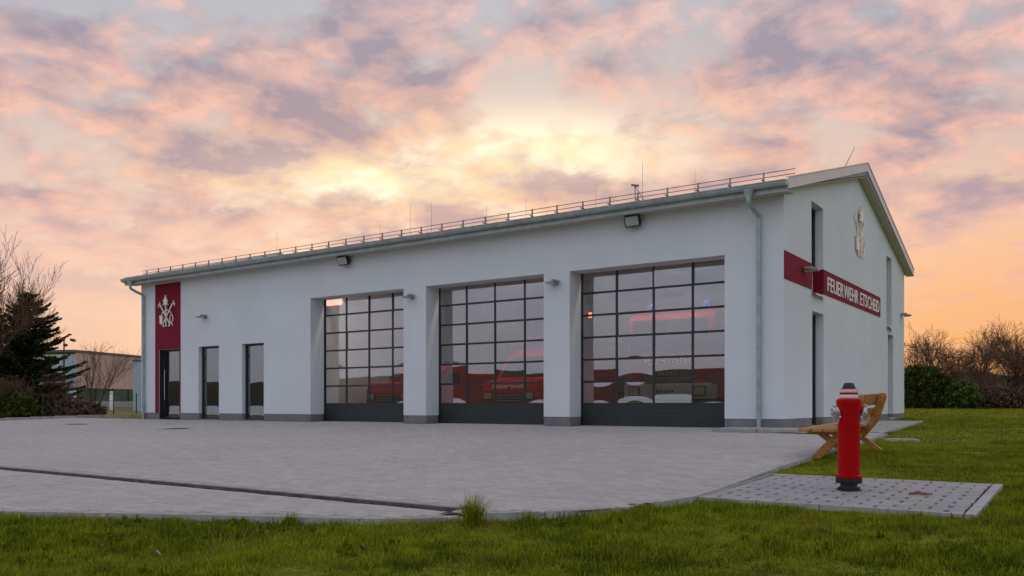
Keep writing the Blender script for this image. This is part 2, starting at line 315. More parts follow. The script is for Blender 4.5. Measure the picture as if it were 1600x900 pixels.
# ------------------------------------------------------------------ mesh helpers
def link(name, me, parent=None):
    o = bpy.data.objects.new(name, me); col.objects.link(o)
    if parent is not None: o.parent = parent
    return o
def empty(name, loc=(0, 0, 0), rz=0):
    o = bpy.data.objects.new(name, None); col.objects.link(o); o.location = loc; o.rotation_euler = (0, 0, rz); o.empty_display_size = 0.2
    return o
def tag(o, label=None, cat=None, group=None, kind=None):
    if label: o['label'] = label
    if cat: o['category'] = cat
    if group: o['group'] = group
    if kind: o['kind'] = kind
    return o
class MB:
    def __init__(s): s.v = []; s.f = []; s.sm = []
    def add(s, vs, fs, smooth=False):
        b = len(s.v); s.v += [tuple(p) for p in vs]
        for f in fs: s.f.append(tuple(i+b for i in f)); s.sm.append(smooth)
        return s
    def box(s, x0, x1, y0, y1, z0, z1, rot=None, bev=0.0):
        x0, x1 = min(x0, x1), max(x0, x1); y0, y1 = min(y0, y1), max(y0, y1); z0, z1 = min(z0, z1), max(z0, z1)
        if bev <= 0:
            vs = [(x, y, z) for x in (x0, x1) for y in (y0, y1) for z in (z0, z1)]
            fs = [(0, 1, 3, 2), (4, 6, 7, 5), (0, 4, 5, 1), (2, 3, 7, 6), (0, 2, 6, 4), (1, 5, 7, 3)]
        else:
            bm = bmesh.new(); bmesh.ops.create_cube(bm, size=1)
            for v in bm.verts: v.co = Vector(((x0+x1)/2+v.co.x*(x1-x0), (y0+y1)/2+v.co.y*(y1-y0), (z0+z1)/2+v.co.z*(z1-z0)))
            bmesh.ops.bevel(bm, geom=list(bm.edges), offset=bev, segments=2, affect='EDGES')
            bm.verts.index_update(); vs = [v.co.copy() for v in bm.verts]; fs = [[v.index for v in f.verts] for f in bm.faces]; bm.free()
        if rot: vs = [rot @ Vector(v) for v in vs]
        return s.add(vs, fs)
    def prism(s, poly, axis, a, b):
        """poly: 2D outline, extruded along axis from a to b (x: poly=(y,z), y: poly=(x,z), z: poly=(x,y))"""
        n = len(poly)
        def P(p, t): return {'x': (t, p[0], p[1]), 'y': (p[0], t, p[1]), 'z': (p[0], p[1], t)}[axis]
        vs = [P(p, a) for p in poly] + [P(p, b) for p in poly]
        fs = [tuple(range(n)), tuple(range(2*n-1, n-1, -1))] + [(i, i+n, (i+1) % n+n, (i+1) % n) for i in range(n)]
        return s.add(vs, fs)
    def tube(s, pts, rad, n=10, caps=True, smooth=True):
        pts = [Vector(p) for p in pts]; rad = rad if isinstance(rad, (list, tuple)) else [rad]*len(pts)
        vs = []; up = None
        for i, p in enumerate(pts):
            t = (pts[min(i+1, len(pts)-1)]-pts[max(i-1, 0)]).normalized()
            if up is None: up = t.orthogonal().normalized()
            up = (up - t*up.dot(t)).normalized(); w = t.cross(up)
            for k in range(n):
                a = 2*math.pi*k/n; vs.append(p+(up*math.cos(a)+w*math.sin(a))*rad[i])
        fs = [(i*n+k, i*n+(k+1) % n, (i+1)*n+(k+1) % n, (i+1)*n+k) for i in range(len(pts)-1) for k in range(n)]
        s.add(vs, fs, smooth)
        if caps:
            b = len(s.v)-len(vs); s.f += [tuple(b+k for k in range(n))[::-1], tuple(b+(len(pts)-1)*n+k for k in range(n))]; s.sm += [False, False]
        return s
    def lathe(s, prof, n=28, origin=(0, 0, 0), axis='z', smooth=True):
        vs = []
        for r, z in prof:
            for k in range(n):
                a = 2*math.pi*k/n; p = (r*math.cos(a), r*math.sin(a), z)
                if axis == 'x': p = (p[2], p[0], p[1])
                if axis == 'y': p = (p[0], p[2], p[1])
                vs.append((p[0]+origin[0], p[1]+origin[1], p[2]+origin[2]))
        fs = [(i*n+k, i*n+(k+1) % n, (i+1)*n+(k+1) % n, (i+1)*n+k) for i in range(len(prof)-1) for k in range(n)]
        fs += [tuple(range(n))[::-1], tuple((len(prof)-1)*n+k for k in range(n))]
        return s.add(vs, fs, smooth)
    def mesh(s, name):
        me = bpy.data.meshes.new(name); me.from_pydata(s.v, [], s.f)
        me.polygons.foreach_set('use_smooth', s.sm)
        bm = bmesh.new(); bm.from_mesh(me); bmesh.ops.recalc_face_normals(bm, faces=bm.faces); bm.to_mesh(me); bm.free()
        return me
    def build(s, name, m, parent=None, sharp=None):
        me = s.mesh(name); me.materials.append(M[m] if isinstance(m, str) else m)
        if any(s.sm): me.set_sharp_from_angle(angle=R(sharp or 40))
        return link(name, me, parent)
def arrays_mesh(name, V, F, m, shade=None, smooth=False):
    """V (n,3), F (k,3 or 4) numpy arrays; shade per face optional"""
    me = bpy.data.meshes.new(name); V = np.asarray(V, np.float32); F = np.asarray(F, np.int32); k = F.shape[1]
    me.vertices.add(len(V)); me.vertices.foreach_set('co', V.ravel())
    me.loops.add(F.size); me.loops.foreach_set('vertex_index', F.ravel())
    me.polygons.add(len(F)); me.polygons.foreach_set('loop_start', np.arange(0, F.size, k, dtype=np.int32))
    me.polygons.foreach_set('loop_total', np.full(len(F), k, np.int32))
    me.polygons.foreach_set('use_smooth', np.full(len(F), smooth))
    me.update(calc_edges=True)
    if shade is not None:
        a = me.attributes.new('shade', 'FLOAT', 'FACE'); a.data.foreach_set('value', np.asarray(shade, np.float32))
    me.materials.append(M[m]); return me
def copy_tree(o, parent=None):
    c = o.copy(); col.objects.link(c); c.parent = parent
    for ch in o.children: copy_tree(ch, c)
    return c
def glyph(c):
    """outline of one character as arrays, in units of the font size, x from 0"""
    cu = bpy.data.curves.new('glyph', 'FONT'); cu.body = c; cu.size = 1; cu.extrude = 0.02; cu.offset = 0.003; cu.resolution_u = 3
    to = bpy.data.objects.new('glyph', cu); col.objects.link(to)
    dg = bpy.context.evaluated_depsgraph_get(); me = bpy.data.meshes.new_from_object(to.evaluated_get(dg))
    co = np.empty(len(me.vertices)*3, np.float32); me.vertices.foreach_get('co', co); co = co.reshape(-1, 3); fs = [list(p.vertices) for p in me.polygons]
    bpy.data.objects.remove(to); bpy.data.curves.remove(cu); bpy.data.meshes.remove(me)
    co[:, 0] -= co[:, 0].min(); return co, fs
GLYPHS = {c: glyph(c) for c in sorted(set('FEUERWEHRETSCHEIDMANFeuerwehrHP0205'))}
def letters(word, parent, m, height, width, depth, matrix, slant=0.0):
    """each letter a mesh of its own, read along local x, up z, facing -y; word fitted to width"""
    cap = 0.729; gap = 0.11; nat = 0.0
    for c in word: nat += 0.32 if c == ' ' else GLYPHS[c][0][:, 0].max()+gap-0.10*(c in 'WT')
    kx = width/(nat-gap); kz = height/cap; x = 0.0
    for c in word:
        if c == ' ': x += 0.32; continue
        co, fs = GLYPHS[c]; w = co[:, 0].max(); x -= 0.05*(c in 'WT')
        V = np.stack([(co[:, 0]+x)*kx+slant*co[:, 1]*kz, -(co[:, 2]-co[:, 2].min())/0.04*depth, co[:, 1]*kz], 1)
        me = bpy.data.meshes.new('letter'); me.from_pydata(V.tolist(), [], fs); me.materials.append(M[m])
        o = link('letter', me, parent); o.matrix_local = matrix; x += w+gap-0.05*(c in 'WT')

# ------------------------------------------------------------------ terrain
def zt(y):
    y = np.asarray(y, float)
    return np.where(y < 0, 0.023*y, np.minimum(0.008*y, 0.30))
def sstep(a, b, x):
    t = np.clip((x-a)/(b-a), 0, 1); return t*t*(3-2*t)
def zg(x, y):
    return zt(y) - 0.05 - 0.05*sstep(-12.5, -14.5, np.asarray(y, float))
def ticks(*segs):
    r = []
    for a, b, n in segs: r += list(np.linspace(a, b, n, endpoint=False))
    r.append(segs[-1][1]); return np.array(r)
gx = ticks((-1500, -200, 8), (-200, -40, 10), (-40, 12, 60), (12, 60, 16), (60, 200, 8), (200, 1500, 8))
gy = ticks((-1500, -200, 8), (-200, -40, 10), (-40, -18, 12), (-18, 2, 80), (2, 60, 30), (60, 200, 8), (200, 1500, 8))
X, Y = np.meshgrid(gx, gy); Z = zg(X, Y)
Z = Z + rng.normal(0, 0.008, Z.shape)*(np.abs(X) < 60)*(Y > -19)*(Y < 60)
idx = np.arange(X.size).reshape(X.shape)
F = np.stack([idx[:-1, :-1], idx[:-1, 1:], idx[1:, 1:], idx[1:, :-1]], -1).reshape(-1, 4)
ground = link('ground', arrays_mesh('ground', np.stack([X, Y, Z], -1).reshape(-1, 3), F, 'lawn', smooth=True)); tag(ground, 'grassy ground around the fire station', kind='structure')

# ring of low wooded hills
th = np.linspace(0, 2*math.pi, 260, endpoint=False); rr = np.array([330, 380, 430, 500, 620])
fr = np.array([0, 0.6, 0.95, 1.0, 0.2])
def hill_h(t):
    # angle measured from the view axis, to the right
    a = (t + math.pi) % (2*math.pi) - math.pi
    back = sstep(1.2, 2.4, np.abs(a))
    h = 13 + 3.5*np.sin(3*a+1.0)+2.0*np.sin(7*a+2)+1.2*np.sin(17*a)+0.5*np.sin(41*a)
    h = h + back*(3+3*np.sin(5*a)+2*np.sin(13*a))
    return h
V = []
for r_, f_ in zip(rr, fr):
    for t in th:
        a = t
        dirv = FW*math.cos(a)+RT*math.sin(a)
        V.append((CAM.x+dirv.x*r_, CAM.y+dirv.y*r_, max(-0.6, hill_h(np.array(t))*f_+rng.normal(0, 0.5)*f_) if f_ else -0.6))
n = len(th)
F = np.array([[i*n+k, i*n+(k+1) % n, (i+1)*n+(k+1) % n, (i+1)*n+k] for i in range(len(rr)-1) for k in range(n)])
hills = link('hills', arrays_mesh('hills', V, F, 'hill', smooth=True)); tag(hills, 'low wooded hills along the horizon', kind='structure')

# ------------------------------------------------------------------ forecourt paving
KY = -13.5      # the kerb line across the near end of the forecourt
def right_edge(y): return np.interp(y, [-13.0, -12.5, -11.8, -10.4, -9.2, -6.8, -1.3, 0.7], [2.30, 2.56, 2.70, 2.62, 2.52, 2.42, 2.30, 2.28])
def near_edge(x): return np.interp(x, [-32, -2.55, -0.74, 0.92, 1.6, 2.3, 2.6], [-28.5, -15.55, -14.75, -14.1, -13.55, -13.0, -12.45])
XL = -30.4
def inside(x, y): return (x > XL+0.08) & (x < right_edge(y)-0.06) & (y > near_edge(x)+0.03)
forecourt = MB()
pts = [(XL, 0.60)] + [(float(right_edge(y)), y) for y in (0.60, -1.3, -6.8, -9.2, -10.4, -11.8, -12.5)] + [(float(x), float(near_edge(x))) for x in (2.3, 1.6, 1.25)] + [(1.25, KY), (XL, KY)]
vs = [(x, y, float(zt(y))-0.014) for x, y in pts]
# split along y = 0 is unnecessary: the bed lies under the stones
forecourt.add([(XL, 0.60, -0.013), (2.28, 0.60, -0.013), (2.30, 0.0, -0.013), (XL, 0, -0.013)], [(0, 1, 2, 3)])
up = [(x, min(y, 0.0)) for x, y in pts[1:]] + [(XL, 0.0)]
forecourt.add([(x, y, float(zt(y))-0.014) for x, y in up], [tuple(range(len(up)))])
lowp = [(float(x), float(near_edge(x))) for x in (-22, -2.55, -0.74, 0.92, 1.25)] + [(1.25, KY), (-22, KY)]
forecourt.add([(x, y, float(zt(y))-0.044) for x, y in lowp], [tuple(range(len(lowp)))])
fc = forecourt.build('forecourt', 'joint'); tag(fc, 'grey block-paved forecourt in front of the garage doors', kind='structure')
PL, PW = 0.20, 0.12
def paver_geom(l, w, ch=0.006, h=0.024, drop=0.007):
    a, b = l/2, w/2
    q = np.array([[-1, -1], [1, -1], [1, 1], [-1, 1]], float)
    V = np.concatenate([np.c_[q*[a-ch, b-ch], np.zeros(4)], np.c_[q*[a, b], np.full(4, -drop)], np.c_[q*[a, b], np.full(4, -h)]])
    F = [[0, 1, 2, 3]] + [[i+4, (i+1) % 4+4, (i+1) % 4, i] for i in range(4)] + [[i+8, (i+1) % 4+8, (i+1) % 4+4, i+4] for i in range(4)]
    return V, np.array(F)
# layouts: rows run along x, half-bond
cx, cy = [], []
r = 0; y = 0.52
while y > -22:
    xs = np.arange(XL+(0.10 if r % 2 else 0.20), 3.2, PL); cx.append(xs); cy.append(np.full(len(xs), y)); y -= PW; r += 1
cx = np.concatenate(cx); cy = np.concatenate(cy)
k = inside(cx, cy) & ~((np.abs(cy-(KY+0.045)) < 0.145) & (cx < 1.3)) & ~((cy > -0.08) & (cx < -16)) & ~((cy > -1.3) & (cx > -1.25)) & (cx > -26-0.0*cy)
k2 = inside(cx, cy) & (cx <= -26)
k = k | k2
k &= ~((cy > -0.08) & ~(((cx > -15.66) & (cx < -11.7)) | ((cx > -10.6) & (cx < -6.6)) | ((cx > -5.56) & (cx < -1.5))))
mh = [(-15.76, -4.98), (-22.65, -4.23)]
for a, b in mh: k &= ~((np.abs(cx-a) < 0.45) & (np.abs(cy-b) < 0.40))
cx, cy = cx[k], cy[k]
cz = zt(cy) - 0.03*((cy < KY) & (cx < 1.3))
dist = np.hypot(cx-CAM.x, cy-CAM.y)
sx = ((cx-CAM.x)*RT.x+(cy-CAM.y)*RT.y)/((cx-CAM.x)*FW.x+(cy-CAM.y)*FW.y)
vis = np.abs(sx) < 0.62
order = np.argsort(np.where(vis, dist, 1e9)); near = order[:300]; rest = order[300:]
Vp, Fp = paver_geom(PL-0.010, PW-0.009, 0.007)
pm = arrays_mesh('paver', Vp, Fp, 'paver')
tilt = math.atan(0.023)
for i in near:
    o = link('paver', pm, fc); o.location = (cx[i], cy[i], cz[i]+rng.normal(0, 0.0012)); o.rotation_euler = (tilt+rng.normal(0, 0.004), rng.normal(0, 0.004), rng.normal(0, 0.005))
kz = rng.normal(0, 0.0012, len(rest)); ta = rng.normal(0, 0.004, (len(rest), 2))
V = Vp[None]+np.stack([cx[rest], cy[rest], cz[rest]+kz], 1)[:, None]
V[:, :, 2] += Vp[None, :, 1]*np.where(cy[rest] < 0, 0.023, 0)[:, None] + Vp[None, :, 0]*ta[:, :1]+Vp[None, :, 1]*ta[:, 1:]
F = Fp[None]+(np.arange(len(rest))*12)[:, None, None]
shade = np.repeat(rng.random(len(rest)), 9)
tag(link('paver_field', arrays_mesh('paver_field', V.reshape(-1, 3), F.reshape(-1, 4), 'paver_f', shade), fc), kind='stuff')

# kerb across the forecourt: its near face is a step down
x = 1.20; i = 0
while x > -16:
    fade = min(1, (1.25-x+0.3)/1.2); m_ = MB(); z0 = float(zt(KY))
    m_.box(x-0.992, x, KY-0.005, KY+0.125, z0-0.12, z0+0.003, bev=0.006); m_.build('kerb_stone', 'concrete', fc)
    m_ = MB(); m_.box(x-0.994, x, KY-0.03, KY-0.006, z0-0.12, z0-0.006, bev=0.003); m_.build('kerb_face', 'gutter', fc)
    x -= 1.0
# edging stones on the right border
ys = np.arange(-12.4, -1.3, 0.5)
for a in ys:
    b = a+0.49; xa, xb = float(right_edge(a)), float(right_edge(b)); za, zb = float(zt(a)), float(zt(b))
    m_ = MB(); w = 0.08
    m_.add([(xa, a, za-0.1), (xa+w, a, za-0.1), (xb+w, b, zb-0.1), (xb, b, zb-0.1), (xa, a, za+0.012), (xa+w, a, za+0.012), (xb+w, b, zb+0.012), (xb, b, zb+0.012)],
           [(0, 3, 2, 1), (4, 5, 6, 7), (0, 1, 5, 4), (1, 2, 6, 5), (2, 3, 7, 6), (3, 0, 4, 7)])
    m_.build('edging_stone', 'concrete', fc)
    MB().add([(xa-0.14, a, za-0.005), (xa, a, za-0.005), (xb, b+0.01, zb-0.005), (xb-0.14, b+0.01, zb-0.005)], [(0, 1, 2, 3)]).build('edge_bedding', 'concrete', fc)
# edging along the lawn in the foreground
xs = list(np.arange(-9.0, 2.2, 0.5))
for a in xs:
    b = a+0.49; ya, yb = float(near_edge(a)), float(near_edge(b)); dz = 0.03 if a < 1.2 else 0.0
    za, zb = float(zt(ya))-dz-0.012, float(zt(yb))-dz-0.012; m_ = MB(); w = -0.19; ya += 0.13; yb += 0.13
    m_.add([(a, ya, za-0.1), (b, yb, zb-0.1), (b, yb+w, zb-0.1), (a, ya+w, za-0.1), (a, ya, za+0.002), (b, yb, zb+0.002), (b, yb+w, zb+0.002), (a, ya+w, za+0.002)],
           [(0, 3, 2, 1), (4, 5, 6, 7), (0, 1, 5, 4), (1, 2, 6, 5), (2, 3, 7, 6), (3, 0, 4, 7)])
    m_.build('edging_stone', 'concrete', fc)
# raised kerb on the far left with the strip in front of it
for a in np.arange(-16, 3, 1.0):
    m_ = MB(); m_.box(XL-0.14, XL, a, a+0.99, float(zt(a))-0.1, float(zt(a))+0.11, bev=0.012); m_.build('kerb_stone', 'concrete', fc)
for a in np.arange(XL+0.02, -26.2, 1.0):
    m_ = MB(); m_.box(a, a+0.99, 2.9, 3.04, -0.05, 0.12, bev=0.012); m_.build('kerb_stone', 'concrete', fc)
# manhole covers
for (a, b), lab in zip(mh, ('rusty manhole cover in the paving nearer the garage doors', 'rusty manhole cover in the paving nearer the far left kerb')):
    e = empty('manhole_cover', (a, b, float(zt(b))-0.002)); tag(e, lab, 'manhole cover', 'manhole covers in the forecourt')
    MB().box(-0.45, 0.45, -0.42, 0.42, -0.05, 0.001).build('surround', 'concrete', e)
    MB().lathe([(0.34, -0.02), (0.34, 0.008), (0.31, 0.012), (0.31, 0.006)], 28).build('frame_ring', 'iron', e)
    m_ = MB().lathe([(0.30, -0.02), (0.30, 0.008), (0.0, 0.009)], 28)
    for u in np.arange(-0.2, 0.21, 0.1): m_.box(u-0.02, u+0.02, -0.18, 0.18, 0.006, 0.016)
    m_.build('lid', 'iron', e)
# concrete slabs beside the corner and along the gable
apron = MB(); z0 = -0.06
apron.add([(0.02, -1.25, 0.0), (2.2, -1.45, -0.03), (1.75, 5.0, 0.045), (1.45, 9.0, 0.075), (0.02, 9.0, 0.075)], [(0, 1, 2, 3, 4)])
ap = apron.build('side_path', 'concrete'); tag(ap, 'concrete path along the gable wall', kind='structure')
for a, b in ((-1.22, -0.22), (-0.20, 0.86)):
    MB().box(a, b, -1.25, -0.003, -0.1, 0.055, bev=0.008).build('kerb_slab', 'concrete', ap)
pe = [(2.2, -1.45), (1.75, 5.0), (1.45, 9.0)]
for (ax, ay), (bx, by) in zip(pe[:-1], pe[1:]):
    nseg = int((by-ay)/1.0)
    for i in range(nseg):
        t0, t1 = i/nseg, (i+0.99)/nseg; a0, a1 = ay+(by-ay)*t0, ay+(by-ay)*t1; x0, x1 = ax+(bx-ax)*t0, ax+(bx-ax)*t1
        m_ = MB(); zz = [float(zt(v))+0.012 for v in (a0, a1)]
        m_.add([(x0, a0, zz[0]-.1), (x0+.07, a0, zz[0]-.1), (x1+.07, a1, zz[1]-.1), (x1, a1, zz[1]-.1), (x0, a0, zz[0]), (x0+.07, a0, zz[0]), (x1+.07, a1, zz[1]), (x1, a1, zz[1])],
               [(0, 3, 2, 1), (4, 5, 6, 7), (0, 1, 5, 4), (1, 2, 6, 5), (2, 3, 7, 6), (3, 0, 4, 7)]).build('edging_stone', 'concrete', ap)
m_ = MB().box(-0.28, 0.28, -0.2, 0.2, -0.06, 0.004, bev=0.004); o = m_.build('stepping_slab', 'concrete'); o.location = (2.85, -2.2, float(zt(-2.2))-0.01); o.rotation_euler.z = R(22)
tag(o, 'flat pale concrete slab lying in the lawn beyond the bench', 'slab')

# hydrant pad
PX0, PX1, PY0, PY1 = 2.80, 4.98, -11.80, -9.58
pad = MB().add([(PX0, PY0, float(zt(PY0))-0.012), (PX1, PY0, float(zt(PY0))-0.012), (PX1, PY1, float(zt(PY1))-0.012), (PX0, PY1, float(zt(PY1))-0.012)], [(0, 1, 2, 3)]).build('hydrant_pad', 'pad_joint')
tag(pad, 'small paved pad around the red hydrant', kind='structure')
NR = 16; rh = (PY1-PY0)/NR; PLN = 0.272
Vq, Fq = paver_geom(PLN-0.028, rh-0.005, 0.005, 0.03, 0.005); pq = arrays_mesh('paver', Vq, Fq, 'pad_paver')
Vh, Fh = paver_geom(PLN/2-0.028, rh-0.005, 0.005, 0.03, 0.005); ph = arrays_mesh('paver', Vh, Fh, 'pad_paver')
for r in range(NR):
    y = PY0+rh*(r+0.5); off = 0.0 if r % 2 else -PLN/2
    for j in range(10):
        a, b = PX0+off+PLN*j, PX0+off+PLN*(j+1); ca, cb = max(a, PX0), min(b, PX1)
        if cb-ca < PLN*0.4: continue
        me = pq if cb-ca > PLN*0.75 else ph
        o = link('paver', me, pad); o.location = ((ca+cb)/2+rng.normal(0, 0.006), y, float(zt(y))+0.006+rng.normal(0, 0.001)); o.rotation_euler = (tilt+rng.normal(0, 0.005), rng.normal(0, 0.005), rng.normal(0, 0.004))
def edge_run(p, q, w, parent, step=0.5, lift=0.006, m='concrete'):
    p, q = Vector(p), Vector(q); L = (q-p).length; n = max(1, round(L/step)); u = (q-p)/L; s = Vector((u.y, -u.x))*w
    for i in range(n):
        a, b = p+u*L*i/n, p+u*(L*(i+1)/n-0.008); c = [a, b, b+s, a+s]
        zz = [float(zt(v.y))+lift for v in c]
        MB().add([(v.x, v.y, z-0.12) for v, z in zip(c, zz)]+[(v.x, v.y, z) for v, z in zip(c, zz)], [(3, 2, 1, 0), (4, 5, 6, 7), (0, 1, 5, 4), (1, 2, 6, 5), (2, 3, 7, 6), (3, 0, 4, 7)]).build('edging_stone', m, parent)
edge_run((PX1+0.005, PY1+0.07), (PX1+0.005, PY0-0.07), -0.08, pad)
edge_run((PX0-0.06, PY1+0.005), (PX1, PY1+0.005), -0.055, pad)
edge_run((PX0-0.02, PY0-0.005), (PX1, PY0-0.005), 0.055, pad)
edge_run((PX0-0.075, PY1+0.05), (PX0-0.02, PY0), -0.018, pad)

# ------------------------------------------------------------------ fire station
BL, BD = 25.7, 14.8          # length along -x, depth along +y
RY, RZ = 7.35, 7.58          # ridge
EY, EZ = -0.46, 5.60         # front eave edge (top of roof)
sl_ = (RZ-EZ)/(RY-EY)
def roof_z(y): return RZ-sl_*abs(y-RY)
TH = 0.60                    # wall thickness at the doors
PLZ = 0.25                   # plinth height
st = empty('fire_station', (0, 0, 0)); tag(st, 'white rendered fire station with three glazed garage doors and low gable roof', 'building')
doors = [(-15.77, -11.60), (-10.70, -6.50), (-5.68, -1.40)]
DZ = 4.14
ent = (-24.47, -23.10, 2.73)
wins = [(-21.92, -20.69), (-19.36, -18.16)]
WZ = 2.75
def grid_wall(us, zs, hole, to3, thick_vec, cuts=()):
    bm = bmesh.new(); vd = {}
    def V(i, j):
        if (i, j) not in vd: vd[(i, j)] = bm.verts.new(to3(us[i], zs[j]))
        return vd[(i, j)]
    fs = []
    for i in range(len(us)-1):
        for j in range(len(zs)-1):
            if hole((us[i]+us[i+1])/2, (zs[j]+zs[j+1])/2): continue
            fs.append(bm.faces.new([V(i, j), V(i+1, j), V(i+1, j+1), V(i, j+1)]))
    ex = bmesh.ops.extrude_face_region(bm, geom=fs)
    bmesh.ops.translate(bm, vec=thick_vec, verts=[e for e in ex['geom'] if isinstance(e, bmesh.types.BMVert)])
    for co, no in cuts:
        bmesh.ops.bisect_plane(bm, geom=list(bm.verts)+list(bm.edges)+list(bm.faces), plane_co=co, plane_no=no, clear_outer=True)
        ed = [e for e in bm.edges if e.is_boundary]
        if ed: bmesh.ops.holes_fill(bm, edges=ed)
    bmesh.ops.recalc_face_normals(bm, faces=bm.faces)
    me = bpy.data.meshes.new('wall'); bm.to_mesh(me); bm.free(); return me
def put(name, me, m, parent): me.materials.append(M[m]); me.name = name; return link(name, me, parent)
def hole_front(u, z):
    if any(a < u < b for a, b in doors) and z < DZ: return True
    if ent[0] < u < ent[1] and z < ent[2]: return True
    if any(a < u < b for a, b in wins) and z < WZ: return True
    return False
us = sorted([-BL, 0.0] + [v for d in doors for v in d] + [ent[0], ent[1]] + [v for w in wins for v in w])
WT = 5.50
put('front_wall', grid_wall(us, [PLZ, WZ, DZ, WT] if ent[2] == WZ else sorted([PLZ, ent[2], WZ, DZ, WT]), hole_front, lambda u, z: (u, 0, z), (0, TH, 0)), 'plaster', st)
piers = [-BL+0.012]+us[1:-1]+[-0.012]
for a, b in zip(piers[0::2], piers[1::2]): MB().box(a, b, 0.012, TH-0.018, -0.12, PLZ).build('front_plinth', 'plinth', st)
# gable wall facing the lawn
GW = [(2.28, 3.40, 3.38, 5.70), (11.55, 12.45, 3.22, 5.66)]
GD = [(2.36, 3.44, 0.02, 2.94), (11.80, 12.75, 0.10, 3.00)]
GT = 0.40
def hole_g(u, z): return any(a < u < b and c < z < d_ for a, b, c, d_ in GW+GD)
us = sorted({TH+0.002, BD, RY} | {v for w in GW+GD for v in w[:2]}); us[0] = 0.0
gus = sorted(set([0.0] + us))
zs = sorted({PLZ, 8.2} | {v for w in GW+GD for v in w[2:] if v > PLZ})
zs = sorted(set(zs)); rc = 0.16
cuts = [((0, EY, EZ-rc), (0, -sl_, 1)), ((0, 2*RY-EY, EZ-rc), (0, sl_, 1))]
me = grid_wall([TH+0.002]+[u for u in gus if u > TH+0.01], zs, hole_g, lambda u, z: (0.0, u, z), (-GT, 0, 0), cuts); put('gable_wall', me, 'plaster', st)
# the corner strip of the gable between the front wall face and the gable wall, above the front wall
me = grid_wall([0.0, TH], [WT+0.002, 8.2], lambda u, z: False, lambda u, z: (0.0, u, z), (-GT, 0, 0), cuts); put('gable_corner', me, 'plaster', st)
for a, b in ((TH-0.016, GD[0][0]), (GD[0][1], GD[1][0]), (GD[1][1], BD-0.012)): MB().box(-GT+0.02, -0.012, a, b, -0.12, PLZ).build('gable_plinth', 'plinth', st)
for w in GD: MB().box(-GT+0.02, -0.014, w[0]+0.001, w[1]-0.001, -0.12, w[2]-0.002).build('gable_plinth', 'plinth', st)
# far end wall and rear wall (rear wall has high strip windows)
me = grid_wall([TH+0.002, BD], [-0.1, 8.2], lambda u, z: False, lambda u, z: (-BL, u, z), (0.4, 0, 0), cuts); put('end_wall', me, 'plaster', st)
MB().box(-BL+0.402, -GT-0.002, BD-0.402, BD-0.002, -0.1, roof_z(BD)-rc-0.02).build('rear_wall', 'plaster', st)
# interior of the hall
MB().box(-BL+0.42, -0.42, TH+0.01, BD-0.41, -0.05, 0.012).build('hall_floor', 'int_floor', st)
MB().box(-BL+0.42, -0.42, TH+0.01, BD-0.41, 5.2, 5.28).build('hall_ceiling', 'int_wall', st)
MB().box(-16.7, -16.5, TH+0.01, BD-0.41, 0.012, 5.2).build('partition', 'int_wall', st)
MB().box(-BL+0.42, -16.71, 5.6, 5.75, 0.012, 5.2).build('partition', 'int_wall', st)
def emit(name, c, e):
    m = bpy.data.materials.new(name); m.use_nodes = True; b_ = m.node_tree.nodes['Principled BSDF']; b_.inputs['Base Color'].default_value = (*c, 1); b_.inputs['Emission Color'].default_value = (*c, 1); b_.inputs['Emission Strength'].default_value = e; return m
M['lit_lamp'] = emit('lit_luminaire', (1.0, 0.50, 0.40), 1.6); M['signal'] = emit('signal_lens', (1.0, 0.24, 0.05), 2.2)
M['strip'] = emit('added_fill_light', (1.0, 0.93, 0.84), 28.0)
for a, b in doors:  # emitting strips added out of view behind the lintels to light the vehicles
    for yy in (0.86,):
        hb = MB().box(a+0.25, b-0.25, yy, yy+0.16, 4.95, 5.05, bev=0.015).build('added_fill_strip', 'white', st); MB().box(a+0.30, b-0.30, yy+0.03, yy+0.13, 4.938, 4.949).build('added_fill_lens', 'strip', hb)
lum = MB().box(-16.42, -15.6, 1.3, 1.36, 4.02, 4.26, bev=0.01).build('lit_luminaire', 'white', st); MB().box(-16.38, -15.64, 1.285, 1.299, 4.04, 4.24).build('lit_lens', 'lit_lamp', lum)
sgl = MB().box(-5.57, -5.43, 0.80, 0.90, 2.93, 3.13, bev=0.01).build('signal_lamp', 'black', st); MB().box(-5.55, -5.45, 0.785, 0.799, 2.95, 3.10).build('signal_lens', 'signal', sgl)

# roof
rf = MB()
def slab(y0, y1, x0, x1, t=0.16, up=0.0):
    z0, z1 = roof_z(y0)+up, roof_z(y1)+up
    rf.add([(x0, y0, z0), (x1, y0, z0), (x1, y1, z1), (x0, y1, z1), (x0, y0, z0-t), (x1, y0, z0-t), (x1, y1, z1-t), (x0, y1, z1-t)], [(0, 1, 2, 3), (7, 6, 5, 4), (0, 4, 5, 1), (1, 5, 6, 2), (2, 6, 7, 3), (3, 7, 4, 0)])
RX0, RX1 = -BL-0.36, 0.24
slab(EY, RY, RX0, RX1); slab(RY, 2*RY-EY, RX0, RX1)
roof = rf.build('roof', 'roof', st)
